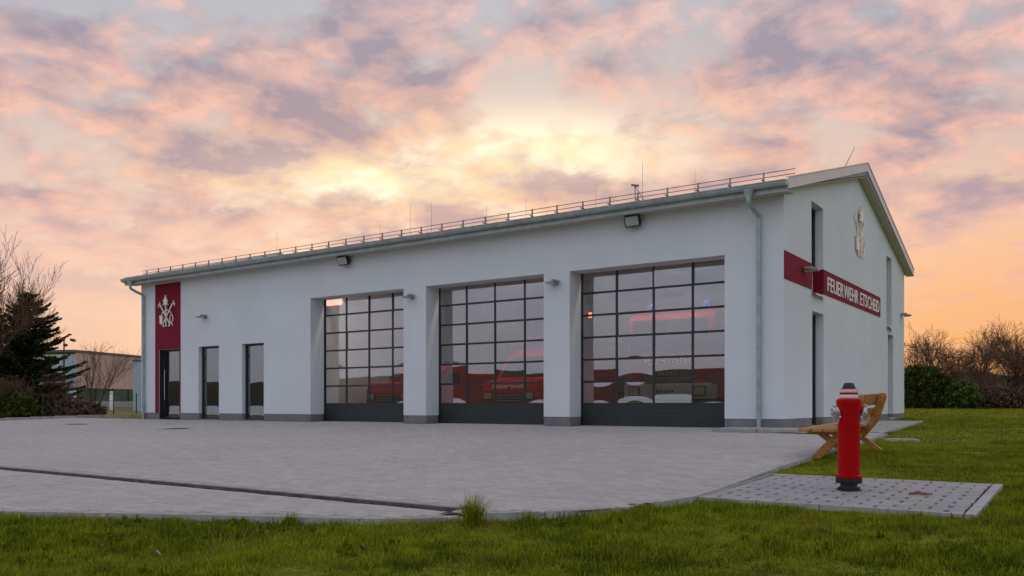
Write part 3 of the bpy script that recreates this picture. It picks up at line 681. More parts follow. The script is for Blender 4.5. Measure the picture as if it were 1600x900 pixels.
# barge sheets on both gables
for X0, X1 in ((RX1, RX1+0.03), (RX0-0.03, RX0)):
    for a, b in ((EY-0.04, RY), (RY, 2*RY-EY+0.04)):
        za, zb = roof_z(a)-0.01, roof_z(b)-0.01; m_ = MB(); hh = 0.20
        if a < RY-1: zb += 0.17
        else: za += 0.17
        m_.prism([(a, za-hh), (b, zb-hh), (b, zb+0.05), (a, za+0.05)], 'x', X0, X1); m_.build('barge_board', 'barge', roof)
        m_ = MB(); m_.prism([(a, za+0.05), (b, zb+0.05), (b, zb+0.068), (a, za+0.068)], 'x', X0-0.05, X1+0.02); m_.build('barge_capping', 'barge', roof)
        if X0 > 0:   # boarded underside
            m_ = MB(); m_.prism([(a, roof_z(a)-0.205), (b, roof_z(b)-0.205), (b, roof_z(b)-0.185), (a, roof_z(a)-0.185)], 'x', 0.004, RX1-0.002); m_.build('verge_soffit', 'soffit', roof)
# fascia, soffit, gutter on the front
MB().box(RX0+0.002, RX1-0.002, EY-0.025, EY-0.002, EZ-0.27, EZ-0.02).build('fascia', 'zinc', roof)
MB().prism([(EY, EZ-0.27), (-0.003, EZ-0.235), (-0.003, EZ-0.215), (EY, EZ-0.25)], 'x', RX0+0.004, RX1-0.004).build('eave_soffit', 'soffit', roof)
def gutter(y, z, sgn):
    m_ = MB(); n = 12; r = 0.085; prof = []
    for i in range(n+1):
        a = math.pi*i/n; prof.append((y+sgn*0.0-r*math.cos(a)*1.0, z-r*1.35*math.sin(a)))
    inner = [(p[0]*1.0+(0.006 if p[0] < y else -0.006), p[1]+0.006) for p in prof][::-1]
    m_.prism(prof+inner, 'x', RX0-0.03, RX1-0.005); return m_
gt = gutter(EY-0.115, EZ-0.05, -1).build('gutter', 'zinc', roof)
MB().tube([(RX0-0.03, EY-0.205, EZ-0.048), (RX1-0.005, EY-0.205, EZ-0.048)], 0.013, 8).build('gutter_bead', 'zinc', gt)
for x in np.arange(RX0+0.4, RX1, 0.82):
    MB().tube([(x, EY-0.03, EZ-0.01), (x, EY-0.205, EZ-0.03), (x, EY-0.212, EZ-0.06), (x, EY-0.18, EZ-0.14), (x, EY-0.115, EZ-0.172), (x, EY-0.03, EZ-0.12)], 0.008, 6).build('gutter_bracket', 'zinc', gt)
# snow guard: posts and two rails
gy_ = EY+0.42
gz_ = roof_z(gy_)
sg = empty('snow_guard_hold'); bpy.data.objects.remove(sg)
for h in (0.11, 0.215):
    MB().tube([(-BL+0.15, gy_, gz_+h), (0.27, gy_, gz_+h)], 0.010, 8).build('snow_guard_rail', 'galv', roof)
for x in np.arange(-BL+0.45, 0.2, 0.80):
    m_ = MB().box(x-0.013, x+0.013, gy_-0.02, gy_+0.02, gz_+0.0, gz_+0.232).box(x-0.02, x+0.02, gy_-0.12, gy_+0.12, gz_+0.03, gz_+0.05)
    m_.build('snow_guard_post', 'galv', roof)
# lightning rods, antenna, weather post
def at_plane(px, py, y):
    r = FW+RT*((px-800)/1313)+Vector((0, 0, 1))*((631-py)/1313); t = (y-CAM.y)/r.y; return CAM+r*t
for px, top, yy in ((433, 360, RY), (594, 348, RY), (641, 318, 0.3), (674, 316, 0.3), (760, 318, RY), (822, 310, 3.0), (931, 288, RY), (1004, 252, 0.6), (1086, 264, RY)):
    p = at_plane(px, top, yy); MB().tube([(p.x, yy, roof_z(yy)), (p.x, yy, p.z)], [0.006, 0.004], 5).build('lightning_rod', 'galv', roof)
p = at_plane(992, 290, 0.5); q = at_plane(985, 305, 0.5)
m_ = MB().tube([(q.x+0.15, 0.5, roof_z(0.5)), (p.x, 0.5, p.z)], 0.014, 6).tube([(q.x+0.4, 0.5, roof_z(0.5)), (p.x, 0.5, p.z)], 0.012, 6).tube([(p.x-0.09, 0.5, p.z+0.03), (p.x+0.12, 0.46, p.z-0.03)], 0.03, 8); m_.build('roof_anchor', 'galv', roof)
p = at_plane(1336, 229, 5.5); MB().tube([(p.x-0.35, 5.5, roof_z(5.5)), (p.x, 5.5, p.z)], [0.014, 0.006], 6).build('aerial', 'galv', roof)

# downpipes
def downpipe(x, hopper_x, zb):
    dp = MB().tube([(x, -0.085, 4.90), (x, -0.085, zb)], 0.05, 14).build('downpipe', 'pipe', st)
    ys = EY-0.115
    MB().tube([(hopper_x, ys, 5.24), (hopper_x, ys+0.01, 5.16), ((hopper_x+x)/2, (ys-0.085)/2, 5.04), (x, -0.10, 4.95), (x, -0.085, 4.88)], 0.052, 12).build('swan_neck', 'pipe', dp)
    MB().lathe([(0.055, 5.2), (0.055, 5.27), (0.11, 5.40), (0.12, 5.45)], 14, (hopper_x, ys, 0)).build('outlet_funnel', 'zinc', dp)
    for z in (3.9, 2.3, 2.22, 0.62): MB().lathe([(0.052, z-0.02), (0.06, z-0.02), (0.06, z+0.02), (0.052, z+0.02)], 14, (x, -0.085, 0)).build('pipe_collar', 'pipe', dp)
    MB().lathe([(0.056, 0.44), (0.058, 0.60)], 14, (x, -0.085, 0)).build('inspection_sleeve', 'pipe', dp)
    MB().lathe([(0.05, -0.06), (0.05, -0.075), (0.0, -0.078)], 18, (x, -0.085, 0.52), 'y').build('inspection_cap', 'pipe', dp)
    MB().tube([(x, 0.0, 3.4), (x, -0.085, 3.4)], 0.012, 6).build('pipe_bracket', 'pipe', dp)
downpipe(-0.55, -0.62, 0.05); downpipe(-25.42, -25.52, -0.02)

# red wall panel above the entrance and red band on the gable
e0, e1 = -24.72, -23.05
m_ = MB()
m_.box(e0, e1, -0.012, -0.001, ent[2], 5.30); m_.box(e0, ent[0], -0.012, -0.001, PLZ, ent[2]); m_.box(ent[1], e1, -0.012, -0.001, PLZ, ent[2])
m_.build('red_panel', 'red_wall', st)
MB().box(ent[0]+0.001, ent[0]+0.014, 0.02, 0.18, 0.02, ent[2]-0.001).build('jamb_panel', 'frame', st)
MB().box(ent[1]-0.014, ent[1]-0.001, -0.011, 0.18, PLZ, ent[2]-0.001).build('red_reveal', 'red_wall', st)
BZ0, BZ1 = 3.465, 4.115
m_ = MB(); m_.box(0.001, 0.014, 0.0, GW[0][0], BZ0, BZ1); m_.build('red_band', 'red_wall', st)
rb = MB().box(0.001, 0.014, GW[0][1], 10.50, BZ0, BZ1).build('red_band', 'red_wall', st)
MB().box(-GT+0.14, 0.012, GW[0][1]-0.014, GW[0][1]-0.001, BZ0, BZ1).build('red_reveal', 'red_wall', st)
MB().box(-0.30, -0.286, GW[0][0]+0.002, GW[0][1]-0.016, BZ0, BZ1).build('red_spandrel', 'red_wall', st)
mtx = Matrix.Translation((0.015, 3.74, 3.585)) @ Matrix.Rotation(R(90), 4, 'Z')
letters('FEUERWEHR ETSCHEID', rb, 'white', 0.40, 6.5, 0.02, mtx)

# windows and doors
def pane(name, x0, x1, z0, z1, y, m, parent, bow=0.003, axis='y', nx=8, nz=6):
    u = np.linspace(0, 1, nx+1); w = np.linspace(0, 1, nz+1); U, W = np.meshgrid(u, w)
    sag = bow*(1-(2*U-1)**2)*(1-(2*W-1)**2)
    A = x0+(x1-x0)*U; Zz = z0+(z1-z0)*W
    V = np.stack([A, y-sag, Zz], -1) if axis == 'y' else np.stack([y+sag, A, Zz], -1)
    i = np.arange(V.shape[0]*V.shape[1]).reshape(V.shape[:2])
    F = np.stack([i[:-1, :-1], i[:-1, 1:], i[1:, 1:], i[1:, :-1]], -1).reshape(-1, 4)
    return link(name, arrays_mesh(name, V.reshape(-1, 3), F, m, smooth=True), parent)
def garage_door(x0, x1):
    y = TH+0.02; n = 4; cw = (x1-x0)/n; e = empty('garage_door', ((x0+x1)/2, y, 0)); e.parent = st
    X0, X1 = -(x1-x0)/2, (x1-x0)/2; sec = 0.60; st_w = 0.028
    m_ = MB().box(X0-0.06, X0+0.035, 0.0, 0.06, 0, 4.25).box(X1-0.035, X1+0.06, 0.0, 0.06, 0, 4.25).box(X0+0.035, X1-0.035, 0.0, 0.06, 4.2, 4.3)
    m_.build('door_frame', 'frame', e)
    # bottom panel with ribs
    for k in range(5):
        a = 0.02+k*0.114; m_ = MB().box(X0+0.036, X1-0.036, 0.012, 0.05, a, a+0.108, bev=0.006); m_.build('panel_rib', 'panel', e)
    MB().box(X0+0.036, X1-0.036, 0.02, 0.048, 0.0, 0.59).build('bottom_panel', 'panel', e)
    for r in range(6):
        z0 = 0.595+r*sec
        MB().box(X0+0.036, X1-0.036, 0.010, 0.052, z0-0.024, z0+0.006).build('rail', 'frame', e)
        MB().box(X0+0.036, X1-0.036, 0.013, 0.052, z0+0.009, z0+0.030).build('rail', 'frame', e)
        for c in range(n+1):
            u = X0+cw*c
            if 0 < c < n: MB().box(u-st_w, u+st_w, 0.0105, 0.050, z0+0.031, z0+sec-0.025).build('mullion', 'frame', e)
        for c in range(n):
            a = X0+cw*c+st_w-0.004; b = X0+cw*(c+1)-st_w+0.004
            p_ = pane('pane', a, b, z0+0.026, z0+sec-0.02, 0.030, 'glass', e, bow=0.0010+rng.normal(0, 0.0006))
            p_.rotation_euler = (rng.normal(0, 0.0025), 0, rng.normal(0, 0.0025))
    MB().box(X0+0.036, X1-0.036, 0.010, 0.052, 0.595+6*sec-0.024, 4.2).build('top_rail', 'frame', e)
    MB().box(X0+0.036, X1-0.036, 0.002, 0.05, -0.012, 0.018).build('floor_seal', 'tyre', e)
    return e
for a, b in doors: garage_door(a, b)
def narrow_window(x0, x1, zt_, y, part='window', zb=0.02, split=None):
    e = empty(part, ((x0+x1)/2, y, 0)); e.parent = st; h = (x1-x0)/2; f_ = 0.075
    MB().box(-h, -h+f_, -0.035, 0.035, zb, zt_).box(h-f_, h, -0.035, 0.035, zb, zt_).box(-h+f_, h-f_, -0.035, 0.035, zt_-f_, zt_).box(-h+f_, h-f_, -0.035, 0.035, zb, zb+f_).build('frame', 'frame', e)
    pane('pane', -h+f_-0.003, h-f_+0.003, zb+f_-0.003, zt_-f_+0.003, 0.0, 'win_glass', e, bow=0.0012)
    return e
for a, b in wins:
    w_ = narrow_window(a, b, WZ, 0.18)
    m_ = MB()
    for z in (0.55, 1.4, 2.25): m_.tube([((a-b)/2+0.08, -0.06, z), ((a-b)/2+0.08, -0.06, z+0.12)], 0.014, 8)
    m_.build('hinge', 'frame', w_)
    MB().box((a-b)/2+0.005, (b-a)/2-0.005, -0.19, -0.036, 0.0, 0.02).build('sill', 'zinc', w_)
dE = narrow_window(ent[0]+0.015, ent[1]-0.015, ent[2]-0.005, 0.22, 'entrance_door')
MB().tube([(-0.52, -0.09, 0.75), (-0.52, -0.09, 1.95)], 0.016, 8).build('pull_handle', 'alu', dE)
def gable_opening(w, part, spandrel=False):
    a, b, c, d_ = w; e = empty(part, (-0.24, (a+b)/2, 0)); e.parent = st; h = (b-a)/2; f_ = 0.07; zb = c
    if spandrel: zb = BZ1
    MB().box(-0.035, 0.035, -h, -h+f_, zb, d_).box(-0.035, 0.035, h-f_, h, zb, d_).box(-0.035, 0.035, -h+f_, h-f_, d_-f_, d_).box(-0.035, 0.035, -h+f_, h-f_, zb, zb+f_).build('frame', 'frame', e)
    pane('pane', -h+f_-0.003, h-f_+0.003, zb+f_-0.003, d_-f_+0.003, 0.0, 'win_glass', e, bow=0.001, axis='x')
    if c > 1:
        MB().add([(0.035, -h+0.004, c+0.03), (0.36, -h+0.004, c-0.005), (0.36, h-0.004, c-0.005), (0.035, h-0.004, c+0.03), (0.35, -h+0.004, c-0.05), (0.36, -h+0.004, c-0.05), (0.36, h-0.004, c-0.05)], [(0, 1, 2, 3), (1, 5, 6, 2)]).build('sill', 'barge', e)
    else:
        MB().box(-0.03, 0.30, -h+0.004, h-0.004, c-0.1, c+0.02).build('threshold', 'concrete', e)
        MB().tube([(0.08, -h+0.16, 1.05), (0.08, -h+0.30, 1.05)], 0.012, 8).tube([(0.03, -h+0.16, 1.05), (0.08, -h+0.16, 1.05)], 0.012, 8).build('handle', 'alu', e)
    return e
gable_opening(GW[0], 'gable_window', True); gable_opening(GW[1], 'gable_window'); gable_opening(GD[0], 'side_door'); gable_opening(GD[1], 'side_door')

# ------------------------------------------------------------------ emblems
def emblem(name, label, mtx, s):
    e = empty(name); e.matrix_world = mtx; tag(e, label, 'emblem', 'fire brigade emblems')
    # local x right, z up, facing -y ; unit height ~1.2
    def bar(p, q, w, y0=-0.045, y1=-0.02):
        p, q = Vector((p[0], 0, p[1])), Vector((q[0], 0, q[1])); u = (q-p).normalized(); n = Vector((u.z, 0, -u.x))*w*0.36
        return [((p-n).x*s, (p-n).z*s), ((p+n).x*s, (p+n).z*s), ((q+n).x*s, (q+n).z*s), ((q-n).x*s, (q-n).z*s)], y0, y1
    def part(nm, polys):
        m_ = MB()
        for pl, a, b in polys: m_.prism(pl, 'y', a, b)
        return m_.build(nm, 'emblem', e)
    for sg in (-1, 1):
        part('crossed_pole', [bar((-0.25*sg, 0.05), (0.42*sg, 0.86), 0.075, -0.05-0.012*(sg > 0), -0.025-0.012*(sg > 0)), bar((-0.25*sg, 0.05), (-0.12*sg, 0.0), 0.07, -0.049, -0.026)])
        part('hook', [bar((0.42*sg, 0.86), (0.47*sg, 0.98), 0.05), bar((0.44*sg, 0.84), (0.54*sg, 0.90), 0.05), bar((0.53*sg, 0.90), (0.53*sg, 0.76), 0.045)])
        part('brace', [bar((0.0, 0.66), (0.30*sg, 0.52), 0.05, -0.04, -0.02), bar((0.29*sg, 0.55), (0.33*sg, 0.44), 0.04, -0.04, -0.02)])
    part('bucket', [([(-0.43*s, 0.40*s), (-0.22*s, 0.40*s), (-0.25*s, 0.10*s), (-0.40*s, 0.10*s)], -0.07, -0.02), bar((-0.43, 0.42), (-0.22, 0.42), 0.04, -0.08, -0.015)])
    m_ = MB(); m_.tube([((0.33+0.10*math.cos(t))*s, -0.04, (0.28+0.16*math.sin(t))*s) for t in np.linspace(0, 2*math.pi, 20)], 0.022*s, 6); m_.build('rope_ring', 'emblem', e)
    part('carabiner', [bar((0.30, 0.12), (0.40, 0.06), 0.06), bar((0.38, 0.10), (0.40, 0.0), 0.05)])
    part('torch', [bar((0, 0.0), (0, 0.95), 0.07, -0.075, -0.03), bar((0, 0.93), (0, 1.2), 0.05, -0.075, -0.03)])
    part('flame', [([(0, 1.22*s), (-0.07*s, 1.05*s), (-0.16*s, 1.02*s), (-0.10*s, 0.92*s), (-0.17*s, 0.82*s), (-0.03*s, 0.85*s), (0, 0.70*s), (0.03*s, 0.85*s), (0.17*s, 0.82*s), (0.10*s, 0.92*s), (0.16*s, 1.02*s), (0.07*s, 1.05*s)], -0.095, -0.05)])
    for (a, b) in ((-0.22, 0.3), (0.22, 0.3), (0, 1.0)):
        MB().tube([(a*s, -0.03, b*s), (a*s, 0.0, b*s)], 0.012, 6).build('standoff', 'alu', e)
    return e
emblem('emblem', 'pale metal fire brigade emblem on the dark red strip above the entrance', Matrix.Translation((-23.90, -0.012, 3.62)), 1.0)
emblem('emblem', 'pale metal fire brigade emblem high on the white gable wall', Matrix.Translation((0.0, 7.45, 5.05)) @ Matrix.Rotation(R(90), 4, 'Z'), 1.24)

# ------------------------------------------------------------------ lamps on the walls
def wall_lamp(label, loc, rz):
    e = empty('wall_lamp', loc, rz); tag(e, label, 'wall lamp', 'small grey wall lamps')
    MB().box(-0.07, 0.07, -0.03, 0.0, -0.07, 0.07, bev=0.01).build('back_plate', 'lamp_grey', e)
    MB().box(-0.05, 0.05, -0.20, -0.03, -0.01, 0.07, bev=0.015).build('housing', 'lamp_grey', e)
    MB().add([(-0.16, -0.05, 0.045), (0.16, -0.05, 0.045), (0.12, -0.34, -0.005), (-0.12, -0.34, -0.005), (-0.16, -0.05, 0.0), (0.16, -0.05, 0.0), (0.12, -0.34, -0.05), (-0.12, -0.34, -0.05)], [(0, 1, 2, 3), (7, 6, 5, 4), (0, 4, 5, 1), (1, 5, 6, 2), (2, 6, 7, 3), (3, 7, 4, 0)]).build('lamp_head', 'lamp_grey', e)
    MB().box(-0.10, 0.10, -0.30, -0.09, -0.062, -0.03).build('diffuser', 'lens', e)
wall_lamp('small grey wall lamp high above the narrow window nearer the entrance', (-21.5, 0, 3.86), 0)
wall_lamp('small grey wall lamp on the pillar between the left and middle garage doors', (-11.25, 0, 3.86), 0)
wall_lamp('small grey wall lamp on the pillar between the middle and right garage doors', (-6.12, 0, 3.87), 0)
wall_lamp('small grey wall lamp on the dark red band near the building corner', (0.014, 1.60, 3.88), R(90))
wall_lamp('small grey wall lamp at the far rear end of the gable wall', (0, 14.2, 3.86), R(90))
def floodlight(label, x, z):
    e = empty('floodlight', (x, 0, z)); tag(e, label, 'floodlight', 'black floodlights under the eaves')
    MB().tube([(-0.14, -0.01, 0.02), (-0.14, -0.16, 0.0), (0.14, -0.16, 0.0), (0.14, -0.01, 0.02)], 0.018, 6).build('bracket', 'black', e)
    rot = Matrix.Translation((0, -0.22, 0.0)) @ Matrix.Rotation(R(20), 4, 'X') @ Matrix.Rotation(R(12), 4, 'Z')
    MB().box(-0.20, 0.20, -0.05, 0.09, -0.15, 0.15, rot, bev=0.02).build('housing', 'black', e)
    MB().box(-0.165, 0.165, -0.058, -0.045, -0.115, 0.115, rot).build('glass', 'lens', e)
    m_ = MB()
    for u in np.arange(-0.15, 0.16, 0.06): m_.box(u-0.008, u+0.008, 0.09, 0.13, -0.12, 0.12, rot)
    m_.build('cooling_fins', 'black', e)
floodlight('black square floodlight under the eaves above the left garage door', -14.0, 5.20)
floodlight('black square floodlight under the eaves above the right garage door', -3.72, 5.20)

# ------------------------------------------------------------------ vehicles in the hall (fronts towards the doors: local -y is the front)
def wheel(e, x, y, r, w):
    wh = MB().lathe([(r*0.6, -w/2), (r*0.93, -w/2), (r, -w/2+0.03), (r, w/2-0.03), (r*0.93, w/2), (r*0.6, w/2)], 24, (x, y, r), 'x').build('wheel', 'tyre', e)
    MB().lathe([(r*0.58, -w/2+0.02), (r*0.5, -w/2+0.05), (r*0.5, w/2-0.05), (r*0.58, w/2-0.02)], 20, (x, y, r), 'x').build('rim', 'alu', wh)
def headlamp(e, x, y, z, w, h):
    hl = MB().box(x-w/2, x+w/2, y-0.03, y+0.02, z-h/2, z+h/2, bev=0.015).build('headlight', 'black', e)
    MB().box(x-w/2+0.03, x+w/2-0.03, y-0.038, y-0.025, z-h/2+0.025, z+h/2-0.025, bev=0.004).build('lens', 'lamp_lens', hl)
def fire_truck(label, loc, marked=True):
    e = empty('fire_truck', loc); tag(e, label, 'fire truck')
    w = 1.22
    prof = [(0.10, 0.75), (0.02, 1.1), (0.0, 1.95), (0.16, 2.85), (0.35, 3.0), (2.4, 3.0), (2.4, 0.75)]
    MB().prism(prof, 'x', -w, w).build('cab', 'truck_red', e)
    MB().box(-w+0.05, w-0.05, 0.42, 2.2, 3.0, 3.14, bev=0.04).build('cab_roof', 'truck_red', e)
    m_ = MB(); m_.add([(-w+0.1, -0.012, 1.98), (w-0.1, -0.012, 1.98), (w-0.16, 0.142, 2.82), (-w+0.16, 0.142, 2.82)], [(0, 1, 2, 3)]); m_.build('windscreen', 'car_glass', e)
    for s_ in (-1, 1):
        MB().tube([(-0.3*s_-0.4, -0.035, 2.02), (-0.3*s_+0.25, 0.06, 2.45)], 0.012, 6).build('wiper', 'black', e)
        MB().box(s_*(w+0.05)-0.11, s_*(w+0.05)+0.11, 0.0, 0.12, 1.95, 2.55, bev=0.03).build('mirror', 'black', e)
        MB().add([(s_*(w+0.004), 0.3, 1.9), (s_*(w+0.004), 1.2, 1.9), (s_*(w+0.004), 1.2, 2.7), (s_*(w+0.004), 0.42, 2.7)], [(0, 1, 2, 3)]).build('side_window', 'car_glass', e)
        bl_ = MB().lathe([(0.14, 0), (0.14, 0.12), (0.09, 0.2), (0.0, 0.22)], 16, (s_*0.8, 0.75, 3.14)).build('beacon', 'blue', e)
    MB().box(-0.72, 0.72, -0.03, 0.0, 1.50, 1.93, bev=0.01).build('name_panel', 'truck_red', e)
    np_ = bpy.data.objects.new('lettering', None); bpy.data.objects.remove(np_)
    if marked: letters('FEUERWEHR', e, 'white', 0.24, 1.32, 0.008, Matrix.Translation((-0.66, -0.031, 1.62)))
    gr = MB().box(-0.72, 0.72, -0.026, 0.0, 1.16, 1.47, bev=0.01).build('grille', 'truck_grey', e)
    for z in (1.2, 1.25): MB().box(-0.66, 0.66, -0.036, -0.027, z, z+0.02).build('grille_bar', 'alu', gr)
    if marked: letters('MAN', gr, 'alu', 0.12, 0.5, 0.008, Matrix.Translation((-0.25, -0.028, 1.32)))
    bp = MB().box(-w-0.02, w+0.02, -0.10, 0.35, 0.72, 1.12, bev=0.03).build('bumper', 'truck_white', e)
    MB().box(-w+0.05, w-0.05, -0.06, 0.3, 0.42, 0.70, bev=0.04).build('lower_apron', 'truck_grey', e)
    for s_ in (-1, 1):
        headlamp(e, s_*0.93, -0.10, 0.92, 0.34, 0.25)
        MB().box(s_*0.93-0.15, s_*0.93+0.15, -0.065, -0.055, 0.5, 0.62, bev=0.003).build('fog_lamp', 'alu', e)
        wheel(e, s_*1.03, 1.0, 0.5, 0.3); wheel(e, s_*1.03, 4.9, 0.5, 0.3)
    pl = MB().box(-0.27, 0.27, -0.118, -0.104, 0.86, 0.98).build('number_plate', 'plate', e)
    MB().box(-0.268, -0.225, -0.122, -0.1185, 0.862, 0.978).build('plate_band', 'plate_blue', pl)
    if marked:
        m_ = MB()
        for k, u in enumerate((-0.19, -0.13, -0.03, 0.03, 0.11, 0.17)): m_.box(u, u+0.035, -0.121, -0.1185, 0.885, 0.955)
        m_.build('plate_marks', 'black', pl)
    MB().box(-w, w, 2.5, 6.4, 0.8, 3.1, bev=0.05).build('equipment_body', 'truck_red', e)
    for s_ in (-1, 1):
        for k in range(3): MB().box(s_*(w+0.004)-0.006, s_*(w+0.004)+0.006, 2.65+k*1.25, 3.75+k*1.25, 1.1, 2.85).build('roller_shutter', 'alu', e)
    return e
fire_truck('large red fire truck with white bumper behind the right garage door', (-3.42, 1.25, 0.012))
def van(label, loc, word, height, nose, paint, cat, rz=0):
    e = empty('response_van', loc, rz); tag(e, label, cat)
    w = 0.98; H = height
    prof = [(0.02, 0.42), (-0.02, 0.75), (0.0, 1.0), (0.07, 1.24), (0.16, 1.29), (nose, 1.36), (nose+0.72, H-0.22), (nose+1.1, H), (4.9, H), (5.1, H-0.3), (5.1, 0.42)]
    bm_ = MB().prism(prof, 'x', -w, w); bm_.build('body', paint, e)
    m_ = MB(); a, b = (nose+0.06, 1.43), (nose+0.66, H-0.27); off = 0.012
    m_.add([(-w+0.1, a[0]-off, a[1]), (w-0.1, a[0]-off, a[1]), (w-0.18, b[0]-off, b[1]), (-w+0.18, b[0]-off, b[1])], [(0, 1, 2, 3)]); m_.build('windscreen', 'car_glass', e)
    gr = MB().box(-0.5, 0.5, -0.045, 0.03, 0.62, 0.90, bev=0.02).build('grille', 'truck_grey', e)
    for z in (0.68, 0.76, 0.84): MB().box(-0.47, 0.47, -0.055, -0.044, z, z+0.018).build('grille_bar', 'alu', gr)
    MB().box(-w-0.01, w+0.01, -0.08, 0.25, 0.30, 0.58, bev=0.04).build('bumper', 'truck_grey' if paint == 'truck_white' else paint, e)
    for s_ in (-1, 1):
        headlamp(e, s_*0.76, -0.01, 0.83, 0.34, 0.24)
        MB().box(s_*(w+0.1)-0.09, s_*(w+0.1)+0.09, nose+0.35, nose+0.45, 1.3, 1.58, bev=0.02).build('mirror', 'black', e)
        wheel(e, s_*0.88, 0.85, 0.35, 0.22); wheel(e, s_*0.88, 4.1, 0.35, 0.22)
        MB().add([(s_*(w+0.003), nose+0.75, 1.3), (s_*(w+0.003), nose+1.7, 1.3), (s_*(w+0.003), nose+1.7, H-0.3), (s_*(w+0.003), nose+1.05, H-0.3)], [(0, 1, 2, 3)]).build('side_window', 'car_glass', e)
    if word:
        mt = Matrix.Translation((-0.62, 0.012, 1.055)) @ Matrix.Rotation(-math.atan2(0.07, 0.24), 4, 'X')
        letters(word, e, 'white', 0.17, 1.24, 0.006, mt, 0.25)
    pl = MB().box(-0.26, 0.26, -0.095, -0.082, 0.38, 0.49).build('number_plate', 'plate', e)
    bar = MB().box(-0.62, 0.62, nose+1.3, nose+1.6, H, H+0.13, bev=0.03).build('light_bar', 'blue', e)
    return e
van('red fire brigade van behind the middle garage door with white hood lettering', (-8.72, 1.5, 0.012), 'Feuerwehr', 2.35, 0.75, 'truck_red', 'van')
van('low red fire brigade car half hidden at the right edge of the left garage door', (-13.5, 1.35, 0.012), '', 1.95, 0.95, 'truck_red', 'car')
# second truck deeper in the middle bay
e2 = fire_truck('red fire truck parked deep inside the hall behind the middle garage door', (-11.3, 7.2, 0.012), False)

# chairs seen through the narrow windows
def chair(label, loc, rz):
    e = empty('chair', loc, rz); tag(e, label, 'chair', 'chairs behind the narrow windows')
    MB().box(-0.22, 0.22, -0.22, 0.22, 0.43, 0.46, bev=0.01).build('seat', 'black', e)
    MB().box(-0.21, 0.21, 0.2, 0.225, 0.62, 0.85, bev=0.01).build('backrest', 'black', e)
    for a in (-0.2, 0.2):
        MB().tube([(a, -0.2, 0.43), (a*1.08, -0.24, 0.0)], 0.012, 6).build('leg', 'chair', e)
        MB().tube([(a, 0.21, 0.86), (a, 0.2, 0.45), (a*1.08, 0.24, 0.0)], 0.012, 6).build('leg', 'chair', e)
chair('steel-legged chair behind the narrow window nearer the entrance', (-21.6, 1.1, 0.012), R(20))
chair('steel-legged chair behind the narrow window nearer the garage doors', (-19.1, 1.1, 0.012), R(-15))

# ------------------------------------------------------------------ hydrant
HX, HYY = 3.86, -10.72; HZ = float(zt(HYY))+0.006
hy = empty('fire_hydrant', (HX, HYY, HZ), YAW); tag(hy, 'red above-ground fire hydrant with two silver outlets on the paved pad', 'hydrant')
HS = 1.0
MB().lathe([(0.115, 0.0), (0.115, 0.012), (0.082, 0.016), (0.078, 0.065), (0.118, 0.07), (0.122, 0.075), (0.122, 0.118), (0.11, 0.122)], 32).build('base', 'hyd_dark', hy)
m_ = MB()
for k in range(6):
    a = 2*math.pi*k/6; m_.lathe([(0.012, 0.012), (0.012, 0.03), (0.0, 0.031)], 6, (0.10*math.cos(a), 0.10*math.sin(a), 0), smooth=False)
m_.build('flange_bolts', 'hyd_dark', hy)
MB().lathe([(0.105, 0.122), (0.122, 0.124), (0.124, 0.132), (0.124, 0.146), (0.108, 0.150), (0.101, 0.155), (0.1015, 0.72), (0.110, 0.80), (0.117, 0.85), (0.115, 0.878), (0.10, 0.892), (0.088, 0.895)], 40).build('barrel', 'hyd_red', hy, sharp=30)
MB().lathe([(0.084, 0.893), (0.086, 0.897), (0.086, 0.927), (0.085, 0.929)], 36).build('white_band', 'hyd_white', hy)
MB().lathe([(0.0845, 0.929), (0.0845, 0.951)], 36).build('red_band', 'hyd_red', hy)
MB().lathe([(0.085, 0.951), (0.086, 0.953), (0.086, 0.978), (0.084, 0.980)], 36).build('white_band', 'hyd_white', hy)
MB().lathe([(0.0845, 0.980), (0.083, 0.985), (0.066, 0.990)], 36).build('collar', 'hyd_red', hy)
cap = MB().lathe([(0.066, 0.988), (0.060, 1.012), (0.050, 1.03), (0.048, 1.04), (0.03, 1.045), (0.0, 1.046)], 8, smooth=False).build('cap', 'hyd_dark', hy)
def rad_lathe(prof, sgn, zc, tiltd, n=24):
    """profile along the outlet axis (local x outward, tipped down)"""
    m_ = MB().lathe(prof, n, (0, 0, 0), 'x'); T = Matrix.Translation((0, 0, zc)) @ (Matrix.Rotation(R(tiltd), 4, 'Y') if sgn > 0 else Matrix.Scale(-1, 4, (1, 0, 0)) @ Matrix.Rotation(R(tiltd), 4, 'Y'))
    m_.v = [tuple(T @ Vector(v)) for v in m_.v]; return m_
